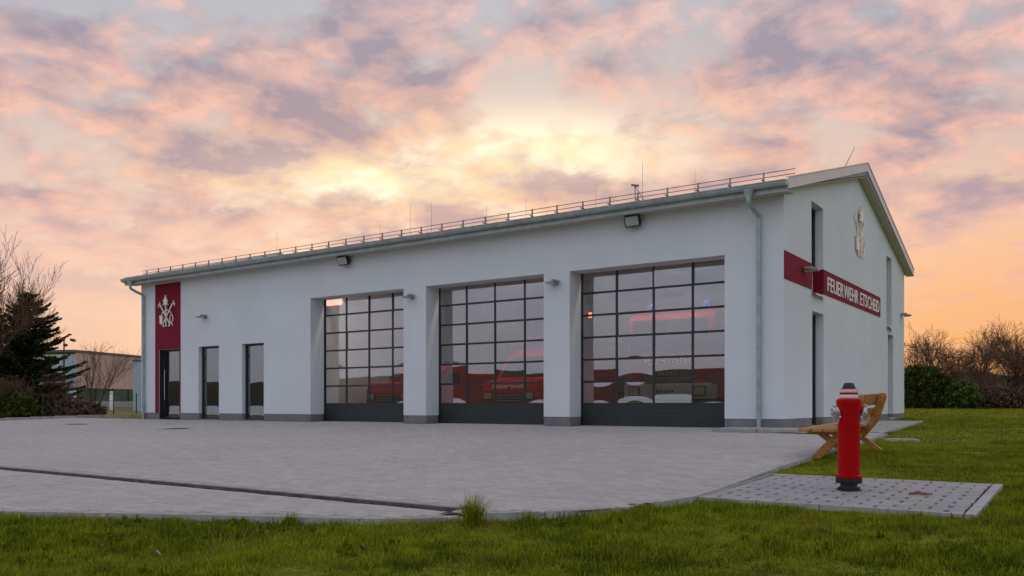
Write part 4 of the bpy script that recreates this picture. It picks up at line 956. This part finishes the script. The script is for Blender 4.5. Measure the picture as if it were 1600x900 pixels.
for s_ in (-1, 1):
    rad_lathe([(0.068, 0.03), (0.064, 0.095), (0.056, 0.122), (0.052, 0.126)], s_, 0.815, 22).build('outlet_neck', 'hyd_red', hy)
    oc = rad_lathe([(0.051, 0.12), (0.064, 0.122), (0.066, 0.138), (0.058, 0.142), (0.059, 0.152), (0.050, 0.164), (0.028, 0.169)], s_, 0.815, 22).build('outlet_cap', 'alu', hy)
    m_ = rad_lathe([(0.018, 0.165), (0.020, 0.187), (0.014, 0.193)], s_, 0.815, 22, 10)
    m_.build('cap_nut', 'alu', oc)
    T = Matrix.Translation((0, 0, 0.815)) @ (Matrix.Rotation(R(22), 4, 'Y') if s_ > 0 else Matrix.Scale(-1, 4, (1, 0, 0)) @ Matrix.Rotation(R(22), 4, 'Y'))
    m_ = MB()
    for a in (0.5, 2.6, 4.7):
        rot = T @ Matrix.Rotation(a, 4, 'X'); m_.box(0.124, 0.145, -0.014, 0.014, 0.058, 0.079, rot)
    m_.build('coupling_lugs', 'alu', oc)
    # chain hanging from the cap to the barrel
    pts = []
    x0, z0 = s_*0.178, 0.735; x1, z1 = s_*0.112, 0.70
    for t in np.linspace(0, 1, 13): pts.append(Vector((x0+(x1-x0)*t, -0.05+0.01*t, z0+(z1-z0)*t-0.085*math.sin(math.pi*t))))
    m_ = MB()
    for i in range(len(pts)-1):
        c = (pts[i]+pts[i+1])/2; dv = (pts[i+1]-pts[i]).normalized(); sd = dv.cross(Vector((0, 1, 0))).normalized() if i % 2 else Vector((0, 1, 0)); L = 0.011
        m_.tube([c+dv*L*math.cos(t)*1.0+sd*0.006*math.sin(t) for t in np.linspace(0, 2*math.pi, 9)], 0.0022, 5, caps=False)
    m_.build('chain', 'chrome', hy)
m_ = MB().tube([(0.085+0.0*t, 0.0, 0.97) if t == 0 else (0.085+0.05*math.sin(t*math.pi/2), -0.02, 0.97-0.08*t+0.01*math.sin(t*3)) for t in np.linspace(0, 1, 8)], 0.004, 6); m_.build('seal_wire', 'chrome', hy)

# ------------------------------------------------------------------ bench (back towards +x)
BZ = float(zt(-6.0))-0.035
bn = empty('wooden_bench', (2.44, -6.05, BZ)); tag(bn, 'varnished wooden bench with crossed legs behind the hydrant', 'bench')
bn.rotation_euler = (math.atan(0.023), 0, 0)
def beam(poly, y0, y1, name):
    bm = bmesh.new(); vs = [bm.verts.new((p[0], y0, p[1])) for p in poly]; f = bm.faces.new(vs)
    ex = bmesh.ops.extrude_face_region(bm, geom=[f]); bmesh.ops.translate(bm, vec=(0, y1-y0, 0), verts=[v for v in ex['geom'] if isinstance(v, bmesh.types.BMVert)])
    bmesh.ops.recalc_face_normals(bm, faces=bm.faces); bmesh.ops.bevel(bm, geom=list(bm.edges), offset=0.006, segments=2, affect='EDGES')
    me = bpy.data.meshes.new(name); bm.to_mesh(me); bm.free(); me.materials.append(M['wood']); return link(name, me, bn)
for fy in (-0.80, 0.92):
    # long leg running from the front foot up into the back post
    beam([(0.00, 0.0), (0.15, 0.0), (0.44, 0.29), (0.60, 0.50), (0.71, 0.86), (0.70, 0.91), (0.66, 0.93), (0.60, 0.91), (0.57, 0.80), (0.49, 0.53), (0.40, 0.42)], fy-0.045, fy+0.045, 'back_post')
    beam([(0.02, 0.405), (0.15, 0.405), (0.66, 0.0), (0.54, 0.0)], fy+0.047, fy+0.135, 'leg')
    beam([(0.0, 0.355), (0.46, 0.355), (0.46, 0.405), (-0.02, 0.405)], fy-0.10, fy-0.047, 'seat_bearer')
for k in range(3):
    a = -0.06+k*0.172; MB().box(a, a+0.162, -1.20, 1.20, 0.408, 0.452, bev=0.008).build('seat_plank', 'wood', bn)
def plank_back(d0, d1, nm):
    p, q = Vector((0.49, 0.53)), Vector((0.57, 0.82)); u = (q-p).normalized(); n_ = Vector((-u.y, u.x))
    a = p+u*d0; b = p+u*d1; poly = [a+n_*0.002, b+n_*0.002, b+n_*0.042, a+n_*0.042]
    beam([(v.x, v.y) for v in poly], -1.18, 1.14, nm)
plank_back(0.02, 0.16, 'back_plank'); plank_back(0.21, 0.39, 'back_plank')
MB().box(0.29, 0.36, -0.75, 0.87, 0.235, 0.29, bev=0.005).build('stretcher', 'wood', bn)

# ------------------------------------------------------------------ plants
def tubes_mesh(segs, sides, m):
    """segs: array (n,8): p0,p1,r0,r1 -> joined tapered prisms"""
    S = np.array(segs); p0, p1 = S[:, :3], S[:, 3:6]; r0, r1 = S[:, 6], S[:, 7]
    t = p1-p0; t /= np.linalg.norm(t, axis=1)[:, None]+1e-9
    ref = np.where(np.abs(t[:, 2:3]) > 0.9, np.array([[1.0, 0, 0]]), np.array([[0, 0, 1.0]]))
    u = np.cross(t, ref); u /= np.linalg.norm(u, axis=1)[:, None]; w = np.cross(t, u)
    a = np.arange(sides)*2*np.pi/sides; ring = u[:, None]*np.cos(a)[None, :, None]+w[:, None]*np.sin(a)[None, :, None]
    V = np.concatenate([p0[:, None]+ring*r0[:, None, None], p1[:, None]+ring*r1[:, None, None]], 1)
    i = np.arange(sides); j = (i+1) % sides
    f = np.stack([i, j, j+sides, i+sides], 1); F = f[None]+(np.arange(len(S))*2*sides)[:, None, None]
    return arrays_mesh('branches', V.reshape(-1, 3), F.reshape(-1, 4), m, smooth=True)
def grow(seed, height, trunk_r, levels=5, spread=0.55, up=0.25, first=0.18, nkids=(2, 3), multi=1, twig_min=0.004):
    rg = random.Random(seed); thick, thin = [], []
    def branch(p, dv, L, r, lev):
        n = 4 if lev < 2 else 3; q = p.copy(); dirv = dv.copy(); rr_ = r
        for i in range(n):
            dirv = (dirv+Vector((rg.gauss(0, 1), rg.gauss(0, 1), rg.gauss(0, 1)))*0.13+Vector((0, 0, up*0.35))).normalized()
            nq = q+dirv*L/n; nr = max(twig_min, rr_*(0.84 if lev else 0.86)); (thick if lev < 2 else thin).append((*q, *nq, rr_, nr)); q = nq; rr_ = nr
            f = (i+1)/n
            if lev < levels and (lev > 0 or f >= first):
                k = rg.randint(*nkids) if lev < 2 else rg.randint(1, 2)
                if i == n-1: k = max(k, 2)
                for _ in range(k if lev or i >= 1 else max(1, k-1)):
                    a = rg.uniform(0, 2*math.pi); s = spread*rg.uniform(0.6, 1.35)
                    o = dirv.orthogonal().normalized(); o = Matrix.Rotation(a, 3, dirv) @ o
                    nd = (dirv*math.cos(s)+o*math.sin(s)).normalized()
                    branch(q, nd, L*rg.uniform(0.42, 0.68), max(twig_min, rr_*rg.uniform(0.42, 0.62)), lev+1)
    for k in range(multi):
        a = 2*math.pi*k/max(1, multi)+rg.random(); dv = Vector((math.cos(a)*0.28, math.sin(a)*0.28, 1)).normalized() if multi > 1 else Vector((rg.gauss(0, .05), rg.gauss(0, .05), 1))
        branch(Vector((0, 0, -0.1)), dv, height*0.52, trunk_r, 0)
    return thick, thin
def bare_variant(seed, height, r, **k):
    th_, tn = grow(seed, height, r, **k); return tubes_mesh(th_, 6, 'bark'), tubes_mesh(tn, 3, 'twig')
def place_tree(var, loc, rz, sc, label, group, name='bare_tree'):
    e = empty(name, loc, rz); e.scale = (sc, sc, sc*random.uniform(0.95, 1.08)); tag(e, label, 'tree', group)
    link('trunk', var[0], e); link('crown', var[1], e); return e
def gp(px, D, z=None):
    p = CAM+FW*D+RT*((px-800)/1313*D); p.z = float(zg(p.x, p.y)) if z is None else z; return p
VA = [bare_variant(11, 7.0, 0.13, levels=4, spread=0.62, up=0.12, twig_min=0.009), bare_variant(23, 7.5, 0.15, levels=4, spread=0.55, up=0.18, twig_min=0.009), bare_variant(37, 6.5, 0.11, levels=4, spread=0.70, up=0.08, twig_min=0.009, multi=2)]
rt = [(1432, 70, 0, 0.9, 'leftmost bare tree of the row on the right, close to the gable corner'), (1462, 74, 1, 0.95, 'bare tree rising behind the dark evergreen hedge'), (1492, 70, 2, 0.9, 'spreading bare tree above the rounded laurel bush'),
      (1523, 66, 1, 0.85, 'bare tree standing just right of the rounded laurel bush'), (1552, 64, 0, 0.8, 'bare tree in the middle of the open right end of the row'), (1578, 60, 2, 0.8, 'second bare tree from the right edge of the photo'), (1606, 58, 1, 0.78, 'tallest bare tree at the right edge of the photo'), (1640, 60, 0, 0.88, 'bare tree whose branches reach in over the right edge')]
for px, D, v_, sc, lab in rt:
    place_tree(VA[v_], gp(px, D), random.uniform(0, 6), sc, lab, 'bare trees beyond the lawn on the right')
def leaf_cloud(pts, size, shade, m, rgx, elong=1.0, flat=0.0):
    n = len(pts); a = rgx.normal(size=(n, 3)); a /= np.linalg.norm(a, axis=1)[:, None]; b = rgx.normal(size=(n, 3)); b -= a*(a*b).sum(1)[:, None]; b /= np.linalg.norm(b, axis=1)[:, None]
    s = size*rgx.uniform(0.6, 1.4, n)[:, None]
    V = np.stack([pts-a*s*elong*0.5, pts+b*s*0.35, pts+a*s*elong*0.5, pts-b*s*0.35], 1)
    F = np.arange(n*4).reshape(-1, 4); return arrays_mesh('foliage', V.reshape(-1, 3), F, m, shade)
def bush(name, label, cat, loc, rx, ry, h, n, size, m, seed, group=None, top_round=0.5, lumps=14):
    rgx = np.random.default_rng(seed); e = empty(name, loc); tag(e, label, cat, group)
    th_ = rgx.uniform(0, 2*np.pi, n); v = rgx.uniform(0, 1, n)**0.85
    rad = np.sqrt(rgx.uniform(0.35, 1.0, n)); lump = 1+0.10*np.sin(th_*5+seed)+0.08*np.sin(th_*11+v*9)+0.08*np.sin(v*17+th_*3)
    prof = np.where(v > top_round, np.sqrt(np.clip(1-((v-top_round)/(1-top_round))**2.2, 0, 1)), 0.86+0.14*v/top_round)
    pts = np.stack([np.cos(th_)*rad*rx*prof*lump, np.sin(th_)*rad*ry*prof*lump, v*h*(0.97+0.06*np.sin(th_*7+seed))], 1)
    pts += rgx.normal(0, size*0.5, pts.shape)
    sh = np.clip(0.15+0.35*rgx.random(n)+0.35*np.sin(pts[:, 0]*7+seed)*np.sin(pts[:, 2]*6+pts[:, 1]*5), 0, 1)
    link('foliage', leaf_cloud(pts, size, sh, m, rgx), e)
    MB().tube([(0, 0, -0.1), (0.05, 0, h*0.4), (0, 0.05, h*0.85)], [0.07, 0.05, 0.02], 6).build('stem', 'bark', e); return e
bush('thuja', 'dark evergreen thuja standing closest to the gable corner', 'hedge plant', gp(1431, 58), 0.85, 0.8, 2.9, 5200, 0.17, 'thuja', 3, 'dark evergreen thujas beyond the lawn', 0.7)
bush('thuja', 'tall dark evergreen thuja in the middle of the hedge', 'hedge plant', gp(1454, 57), 0.8, 0.8, 2.75, 5200, 0.17, 'thuja', 5, 'dark evergreen thujas beyond the lawn', 0.65)
bush('thuja', 'dark evergreen thuja next to the rounded laurel bush', 'hedge plant', gp(1476, 58), 0.65, 0.7, 2.2, 4200, 0.17, 'thuja', 8, 'dark evergreen thujas beyond the lawn', 0.6)
bush('laurel_bush', 'rounded glossy green laurel bush at the right end of the hedge', 'bush', gp(1502, 56), 1.05, 1.0, 1.75, 4200, 0.2, 'laurel', 9, None, 0.35)
# scrub below the bare trees
for i, (px, D, rx, h) in enumerate(((1540, 58, 1.6, 1.5), (1572, 57, 1.5, 1.3), (1606, 56, 1.6, 1.4), (1640, 56, 1.6, 1.5))):
    bush('dry_shrub', ('brown leafless scrub right of the laurel bush', 'brown leafless scrub in the middle below the bare trees', 'brown leafless scrub at the right edge of the photo', 'brown scrub just beyond the right edge of the photo')[i], 'shrub', gp(px, D), rx, 1.2, h, 3000, 0.2, 'shrub', 20+i, 'brown scrub below the bare trees', 0.3)

# left side: spruce, bare trees, shrubs
def spruce(label, loc, h, rad, seed):
    e = empty('spruce_tree', loc); tag(e, label, 'tree', 'spruces at the left edge'); rg = np.random.default_rng(seed)
    MB().tube([(0, 0, -0.1), (0, 0, h*0.5), (0, 0, h)], [0.14, 0.08, 0.012], 8).build('trunk', 'bark', e)
    segs = []; P_, Dv, Sh = [], [], []
    z = 0.25
    while z < h*0.98:
        f = z/h; L0 = rad*(1-f)**0.72+0.10
        nb = 7 if f < 0.85 else 5
        for k in range(nb):
            a = rg.uniform(0, 2*np.pi); L = L0*rg.uniform(0.5, 1.2); tip_up = 0.10*L; droop = -0.25*(1-f)+rg.normal(0, 0.10)
            n = max(3, int(L/0.16)); prev = np.array([0, 0, z]); dirh = np.array([np.cos(a), np.sin(a), 0])
            for i in range(1, n+1):
                t = i/n; q = np.array([0, 0, z])+dirh*L*t+np.array([0, 0, L*(droop*t+0.30*t*t+0.05*(f > .8))]); segs.append((*prev, *q, 0.018*(1-t)+0.006, 0.018*(1-t)+0.004))
                for s in range(26):
                    c = prev+(q-prev)*rg.random(); sd = np.cross(dirh, [0, 0, 1]); dd = dirh*rg.uniform(0.2, 0.9)+sd*rg.choice([-1, 1])*rg.uniform(0.4, 1.0)+np.array([0, 0, rg.uniform(-0.55, 0.1)]); dd /= np.linalg.norm(dd)
                    P_.append(c); Dv.append(dd*rg.uniform(0.12, 0.30)*(0.6+0.6*(1-t))); Sh.append(np.clip(rg.normal(0.35, 0.2)+0.25*(t > 0.8), 0, 1))
                prev = q
        z += 0.12+0.07*rg.random()
    link('branches', tubes_mesh(segs, 3, 'bark'), e)
    P_, Dv = np.array(P_), np.array(Dv); sd = np.cross(Dv, rg.normal(size=Dv.shape)); sd /= np.linalg.norm(sd, axis=1)[:, None]; w = 0.05
    V = np.stack([P_-sd*w*0.5, P_+Dv*0.5-sd*w, P_+Dv, P_+Dv*0.5+sd*w], 1); F = np.arange(len(P_)*4).reshape(-1, 4)
    link('crown', arrays_mesh('crown', V.reshape(-1, 3), F, 'spruce', np.array(Sh)), e); return e
spruce('dark green spruce at the left edge, its tip the highest of the conifers', gp(46, 42), 6.2, 2.9, 4)
spruce('second dark spruce cut off by the left edge of the photo', gp(-10, 43), 5.6, 2.7, 6)
VL = [bare_variant(51, 9.2, 0.12, levels=4, spread=0.42, up=0.32, twig_min=0.008), bare_variant(58, 7.5, 0.07, levels=3, spread=0.45, up=0.25, twig_min=0.007, multi=2)]
place_tree(VL[0], gp(-14, 40), 1.0, 0.86, 'tall bare birch-like tree at the left edge above the spruces', 'bare trees on the left')
place_tree(VL[0], gp(14, 46), 3.0, 0.78, 'bare tree rising behind the spruce on the left', 'bare trees on the left')
place_tree(VL[1], gp(150, 46), 0.5, 0.56, 'slender bare young tree in front of the pink hall wall', 'bare trees on the left')
for i, (px, D, rx, h, lab) in enumerate(((86, 41, 0.85, 1.35, 'brown thicket right of the spruce'), (112, 40, 0.5, 0.7, 'low brown shrub below the slim mast'), (138, 40, 0.45, 0.55, 'low brown shrub by the green fence post'), (20, 38.5, 1.4, 1.2, 'dark undergrowth below the spruces at the left edge'))):
    bush('dry_shrub', lab, 'shrub', gp(px, D), rx, 0.8, h, 2600, 0.16, 'shrub' if i < 3 else 'thuja', 40+i, 'shrubs behind the left kerb', 0.3)
    th_, tn = grow(70+i, h*1.7, 0.02, levels=3, spread=0.5, multi=5, twig_min=0.004)
    o = tubes_mesh(th_+tn, 3, 'twig'); link('stems', o, bpy.data.objects[[x.name for x in bpy.data.objects if x.get('label') == lab][0]])

# ------------------------------------------------------------------ fence, mast, hall in the background on the left
fn = empty('mesh_fence', gp(110, 38.2)); tag(fn, 'thin green wire fence with posts behind the left kerb', 'fence')
p0, p1 = gp(-10, 37.5), gp(213, 39.5)
for t in np.linspace(0, 1, 7):
    p = p0.lerp(p1, t)-fn.location; MB().tube([(p.x, p.y, -0.1), (p.x, p.y, 1.15)], 0.025, 8).build('post', 'post_green', fn)
for h in (0.12, 0.45, 0.78, 1.10):
    a, b = p0-fn.location, p1-fn.location; MB().tube([(a.x, a.y, h), (b.x, b.y, h)], 0.006, 5).build('wire', 'post_green', fn)
ms = empty('light_mast', gp(100, 44)); tag(ms, 'slim mast with two lamp heads beside the spruce', 'mast')
MB().tube([(0, 0, -0.1), (0, 0, 4.0)], [0.055, 0.035], 8).build('pole', 'pole', ms)
MB().box(-0.12, 0.22, -0.08, 0.08, 3.95, 4.08, Matrix.Rotation(R(12), 4, 'Y'), bev=0.02).build('lamp_head', 'pole', ms)
MB().box(0.03, 0.24, -0.08, 0.08, 3.62, 3.76, bev=0.02).build('lamp_head', 'pole', ms)
# far industrial hall: corner at px 120
c0 = gp(120, 92, 0); rh_ = empty('industrial_hall', c0); tag(rh_, 'long flat-roofed industrial hall with pinkish sheet wall in the distance', 'building')
ang = YAW+R(79); rh_.rotation_euler.z = ang
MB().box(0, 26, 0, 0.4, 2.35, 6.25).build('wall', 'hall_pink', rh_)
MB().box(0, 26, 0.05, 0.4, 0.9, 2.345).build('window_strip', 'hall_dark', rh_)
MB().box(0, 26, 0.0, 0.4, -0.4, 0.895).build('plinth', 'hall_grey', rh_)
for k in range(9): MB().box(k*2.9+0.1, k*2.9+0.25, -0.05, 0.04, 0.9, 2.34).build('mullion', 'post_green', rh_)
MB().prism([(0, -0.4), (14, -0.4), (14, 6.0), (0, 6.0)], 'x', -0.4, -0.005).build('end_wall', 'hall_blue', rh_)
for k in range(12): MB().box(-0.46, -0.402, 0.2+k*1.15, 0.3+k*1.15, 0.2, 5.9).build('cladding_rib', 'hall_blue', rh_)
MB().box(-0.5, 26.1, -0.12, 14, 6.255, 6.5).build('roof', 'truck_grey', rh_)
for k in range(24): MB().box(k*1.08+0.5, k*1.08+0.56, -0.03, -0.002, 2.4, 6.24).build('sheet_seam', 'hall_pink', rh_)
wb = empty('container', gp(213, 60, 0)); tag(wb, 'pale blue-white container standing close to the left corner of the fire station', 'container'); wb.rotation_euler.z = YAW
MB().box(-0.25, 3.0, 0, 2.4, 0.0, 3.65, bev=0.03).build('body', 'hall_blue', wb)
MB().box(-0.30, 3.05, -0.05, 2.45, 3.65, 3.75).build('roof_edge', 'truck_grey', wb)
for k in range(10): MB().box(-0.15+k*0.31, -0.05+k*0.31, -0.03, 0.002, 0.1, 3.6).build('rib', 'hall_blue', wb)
rd = MB(); a, b, c, d_ = gp(60, 62), gp(260, 62), gp(260, 90), gp(60, 90)
rd.add([(v.x, v.y, float(zg(v.x, v.y))+0.02) for v in (a, b, c, d_)], [(0, 1, 2, 3)]); tag(rd.build('road', 'asphalt'), 'asphalt road in front of the far hall', kind='structure')
bo = empty('bollard', gp(174, 66)); tag(bo, 'short white bollard by the road in front of the far hall', 'bollard')
MB().lathe([(0.13, 0), (0.13, 1.2), (0.10, 1.25), (0.12, 1.27), (0.13, 1.45), (0.0, 1.52)], 14).build('post', 'truck_white', bo)

# ------------------------------------------------------------------ grass
def blades(px_, py_, zc, L, wd, seed, m='grass', lean=0.6, shade_base=0.4, shade_noise=None):
    rg = np.random.default_rng(seed); n = len(px_)
    a = rg.uniform(0, 2*np.pi, n); ln = np.abs(rg.normal(0, lean, n))+0.1
    L = L*rg.uniform(0.55, 1.3, n); dx, dy = np.cos(a), np.sin(a)
    b = rg.uniform(0, 2*np.pi, n); wx, wy = np.cos(b)*wd*0.5, np.sin(b)*wd*0.5
    base = np.stack([px_, py_, zc], 1); W = np.stack([wx, wy, np.zeros(n)], 1)
    h1 = L*0.55; o1 = L*0.22*ln; o2 = L*0.75*ln; h2 = L*np.clip(1-0.30*ln*ln, 0.25, 1)
    mid = base+np.stack([dx*o1, dy*o1, h1*np.clip(1-0.12*ln, 0.5, 1)], 1); tip = base+np.stack([dx*o2, dy*o2, h2], 1)
    V = np.stack([base-W, base+W, mid+W*0.8, mid-W*0.8, tip], 1)
    i = (np.arange(n)*5)[:, None]
    F = np.concatenate([i+np.array([0, 1, 2]), i+np.array([0, 2, 3]), i+np.array([3, 2, 4])], 0)
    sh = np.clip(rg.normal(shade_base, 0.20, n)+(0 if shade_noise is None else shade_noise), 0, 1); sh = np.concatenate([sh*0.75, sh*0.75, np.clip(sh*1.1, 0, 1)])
    return V.reshape(-1, 3), F, sh
def vnoise(x, y, s, seed):
    rg = np.random.default_rng(seed); T = rg.random((64, 64)); u, v = x*s, y*s; i, j = np.floor(u).astype(int), np.floor(v).astype(int); f, h = u-i, v-j
    f = f*f*(3-2*f); h = h*h*(3-2*h); g_ = lambda a, b: T[a % 64, b % 64]
    return (g_(i, j)*(1-f)+g_(i+1, j)*f)*(1-h)+(g_(i, j+1)*(1-f)+g_(i+1, j+1)*f)*h
def lawn_ok(x, y):
    paved = (y < 0.7) & (x < right_edge(y)+0.085) & (y > near_edge(np.minimum(x, 2.6))-0.075)
    padm = (x > PX0-0.1) & (x < PX1+0.085) & (y > PY0-0.06) & (y < PY1+0.06)
    bld = (x < 0.1) & (y > -0.1) & (x > -BL-0.3) & (y < BD+0.1)
    path = (x < np.interp(y, [-1.45, 5, 9], [2.28, 1.83, 1.53])) & (y > -1.5) & (y < 9.02)
    slab_ = (np.abs(x-2.85) < 0.27) & (np.abs(y+2.2) < 0.2)
    return ~(paved | padm | bld | path | slab_)
def scatter(n, D0, D1, s0, s1, seed, p=1.0):
    rg = np.random.default_rng(seed); D = (D0**p+(D1**p-D0**p)*rg.random(n))**(1/p); s = rg.uniform(s0, s1, n)
    lat = D*s; x = CAM.x+FW.x*D+RT.x*lat; y = CAM.y+FW.y*D+RT.y*lat; k_ = lawn_ok(x, y); return x[k_], y[k_], D[k_]
Vs, Fs, Ss, off = [], [], [], 0
def add_blades(r):
    global off
    V, F, S = r; Vs.append(V); Fs.append(F+off); Ss.append(S); off += len(V)
def clump(x, y):
    return vnoise(x, y, 5.0, 1)*0.5+vnoise(x, y, 1.7, 2)*0.5
for n_, D0, D1, s0, s1, L, wd, sd in ((190000, 3.9, 8.8, -0.70, 0.70, 0.066, 0.0062, 1), (120000, 6.5, 15.0, 0.15, 0.72, 0.055, 0.006, 2), (70000, 15.0, 34.0, 0.22, 0.74, 0.060, 0.012, 3), (26000, 34.0, 62.0, 0.36, 0.74, 0.07, 0.03, 4), (9000, 33, 48, -0.75, -0.42, 0.10, 0.02, 5)):
    x, y, D = scatter(n_, D0, D1, s0, s1, sd, 2.0 if D0 < 30 else 1.0)
    if sd == 5: kk = x < XL-0.15; x, y, D = x[kk], y[kk], D[kk]
    if sd in (1, 2):
        thin_ = vnoise(x, y, 3.3, 12)*0.6+vnoise(x, y, 9.0, 13)*0.4; kk = (thin_ > 0.30) | (np.random.default_rng(sd+50).random(len(x)) < 0.35); x, y, D = x[kk], y[kk], D[kk]
    c = clump(x, y); zc = zg(x, y)-0.01
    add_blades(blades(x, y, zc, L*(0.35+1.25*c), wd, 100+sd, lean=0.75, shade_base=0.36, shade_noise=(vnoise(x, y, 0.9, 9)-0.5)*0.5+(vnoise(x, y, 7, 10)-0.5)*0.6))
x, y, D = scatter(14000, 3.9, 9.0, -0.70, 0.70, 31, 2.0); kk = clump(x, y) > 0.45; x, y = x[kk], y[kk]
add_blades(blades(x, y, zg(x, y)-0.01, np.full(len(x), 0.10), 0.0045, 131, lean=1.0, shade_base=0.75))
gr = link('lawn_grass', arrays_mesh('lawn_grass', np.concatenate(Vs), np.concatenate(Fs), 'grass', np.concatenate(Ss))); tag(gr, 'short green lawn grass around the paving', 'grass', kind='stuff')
# tufts at the edge of the paving
def tuft(label, x, y, n, L, spread, seed, wd=0.006, lean=0.45):
    rg = np.random.default_rng(seed); e = empty('grass_tuft', (x, y, float(zg(x, y)))); tag(e, label, 'grass tuft', 'grass tufts at the lawn edge')
    r_ = np.abs(rg.normal(0, spread, n)); a = rg.uniform(0, 2*np.pi, n); px_, py_ = r_*np.cos(a), r_*np.sin(a)
    V, F, S = blades(px_, py_, np.zeros(n), np.full(n, L), wd, seed, lean=lean, shade_base=0.45); link('blades', arrays_mesh('blades', V, F, 'grass', S), e); return e
tuft('tall upright grass tuft at the end of the kerb line', 1.66, -13.86, 420, 0.25, 0.045, 5, 0.006, 0.62)
p = gp(452, 7.15); tuft('small grass tuft at the lawn edge left of the kerb end', p.x, p.y, 110, 0.12, 0.05, 6)
p = gp(828, 7.0); tuft('small grass tuft right of the tall tuft on the lawn edge', p.x, p.y, 90, 0.10, 0.06, 7)
p = gp(1030, 7.2); tuft('low grass tuft at the lawn edge near the hydrant pad', p.x, p.y, 90, 0.10, 0.06, 8)
wx, wy, _ = scatter(900, 4.2, 9.5, -0.66, 0.66, 77, 2.0); kk = vnoise(wx, wy, 1.2, 21) > 0.52; wx, wy = wx[kk][:260], wy[kk][:260]
bx = np.repeat(wx, 9)+rng.normal(0, 0.012, len(wx)*9); by = np.repeat(wy, 9)+rng.normal(0, 0.012, len(wx)*9)
V, F, S = blades(bx, by, zg(bx, by)+0.01, np.full(len(bx), 0.07), 0.022, 78, lean=1.3, shade_base=0.30)
tag(link('lawn_weeds', arrays_mesh('lawn_weeds', V, F, 'grass', S*0.6)), 'small broad-leaved weeds scattered through the lawn', 'weeds', kind='stuff')
# twig and dry leaves
p = gp(1438, 7.75); sk = MB().tube([(-0.10, 0, 0.012), (-0.02, 0.01, 0.02), (0.05, -0.01, 0.014), (0.11, 0.015, 0.012)], [0.010, 0.013, 0.012, 0.006], 7).build('twig', 'stick')
sk.location = (p.x, p.y, float(zt(p.y))+0.006); sk.rotation_euler.z = YAW-0.15; tag(sk, 'short reddish brown stick lying on the pad right of the hydrant', 'stick')
def leaf(label, px, D, rz):
    p = gp(px, D); m_ = MB(); n = 7; V = []
    for i in range(n):
        t = i/(n-1); w = 0.022*math.sin(math.pi*min(1, t*0.9+0.06)); z = 0.02*math.sin(t*3)
        V += [(-w, t*0.09, z+0.010), (0, t*0.09, z), (w, t*0.09, z+0.010)]
    F = []
    for i in range(n-1): F += [(i*3, i*3+1, i*3+4, i*3+3), (i*3+1, i*3+2, i*3+5, i*3+4)]
    m_.add(V, F, True); o = m_.build('dry_leaf', 'leaf_dry'); o.location = (p.x, p.y, float(zg(p.x, p.y))+0.055); o.rotation_euler = (0.2, 0.3, rz); tag(o, label, 'leaf', 'dry leaves on the grass')
leaf('pale dry leaf on the grass at the far left of the lawn edge', 156, 7.3, 0.4); leaf('pale dry leaf in the grass in the left foreground', 250, 5.6, 2.0); leaf('pale dry leaf on the lawn edge below the kerb', 563, 6.95, 4.0)
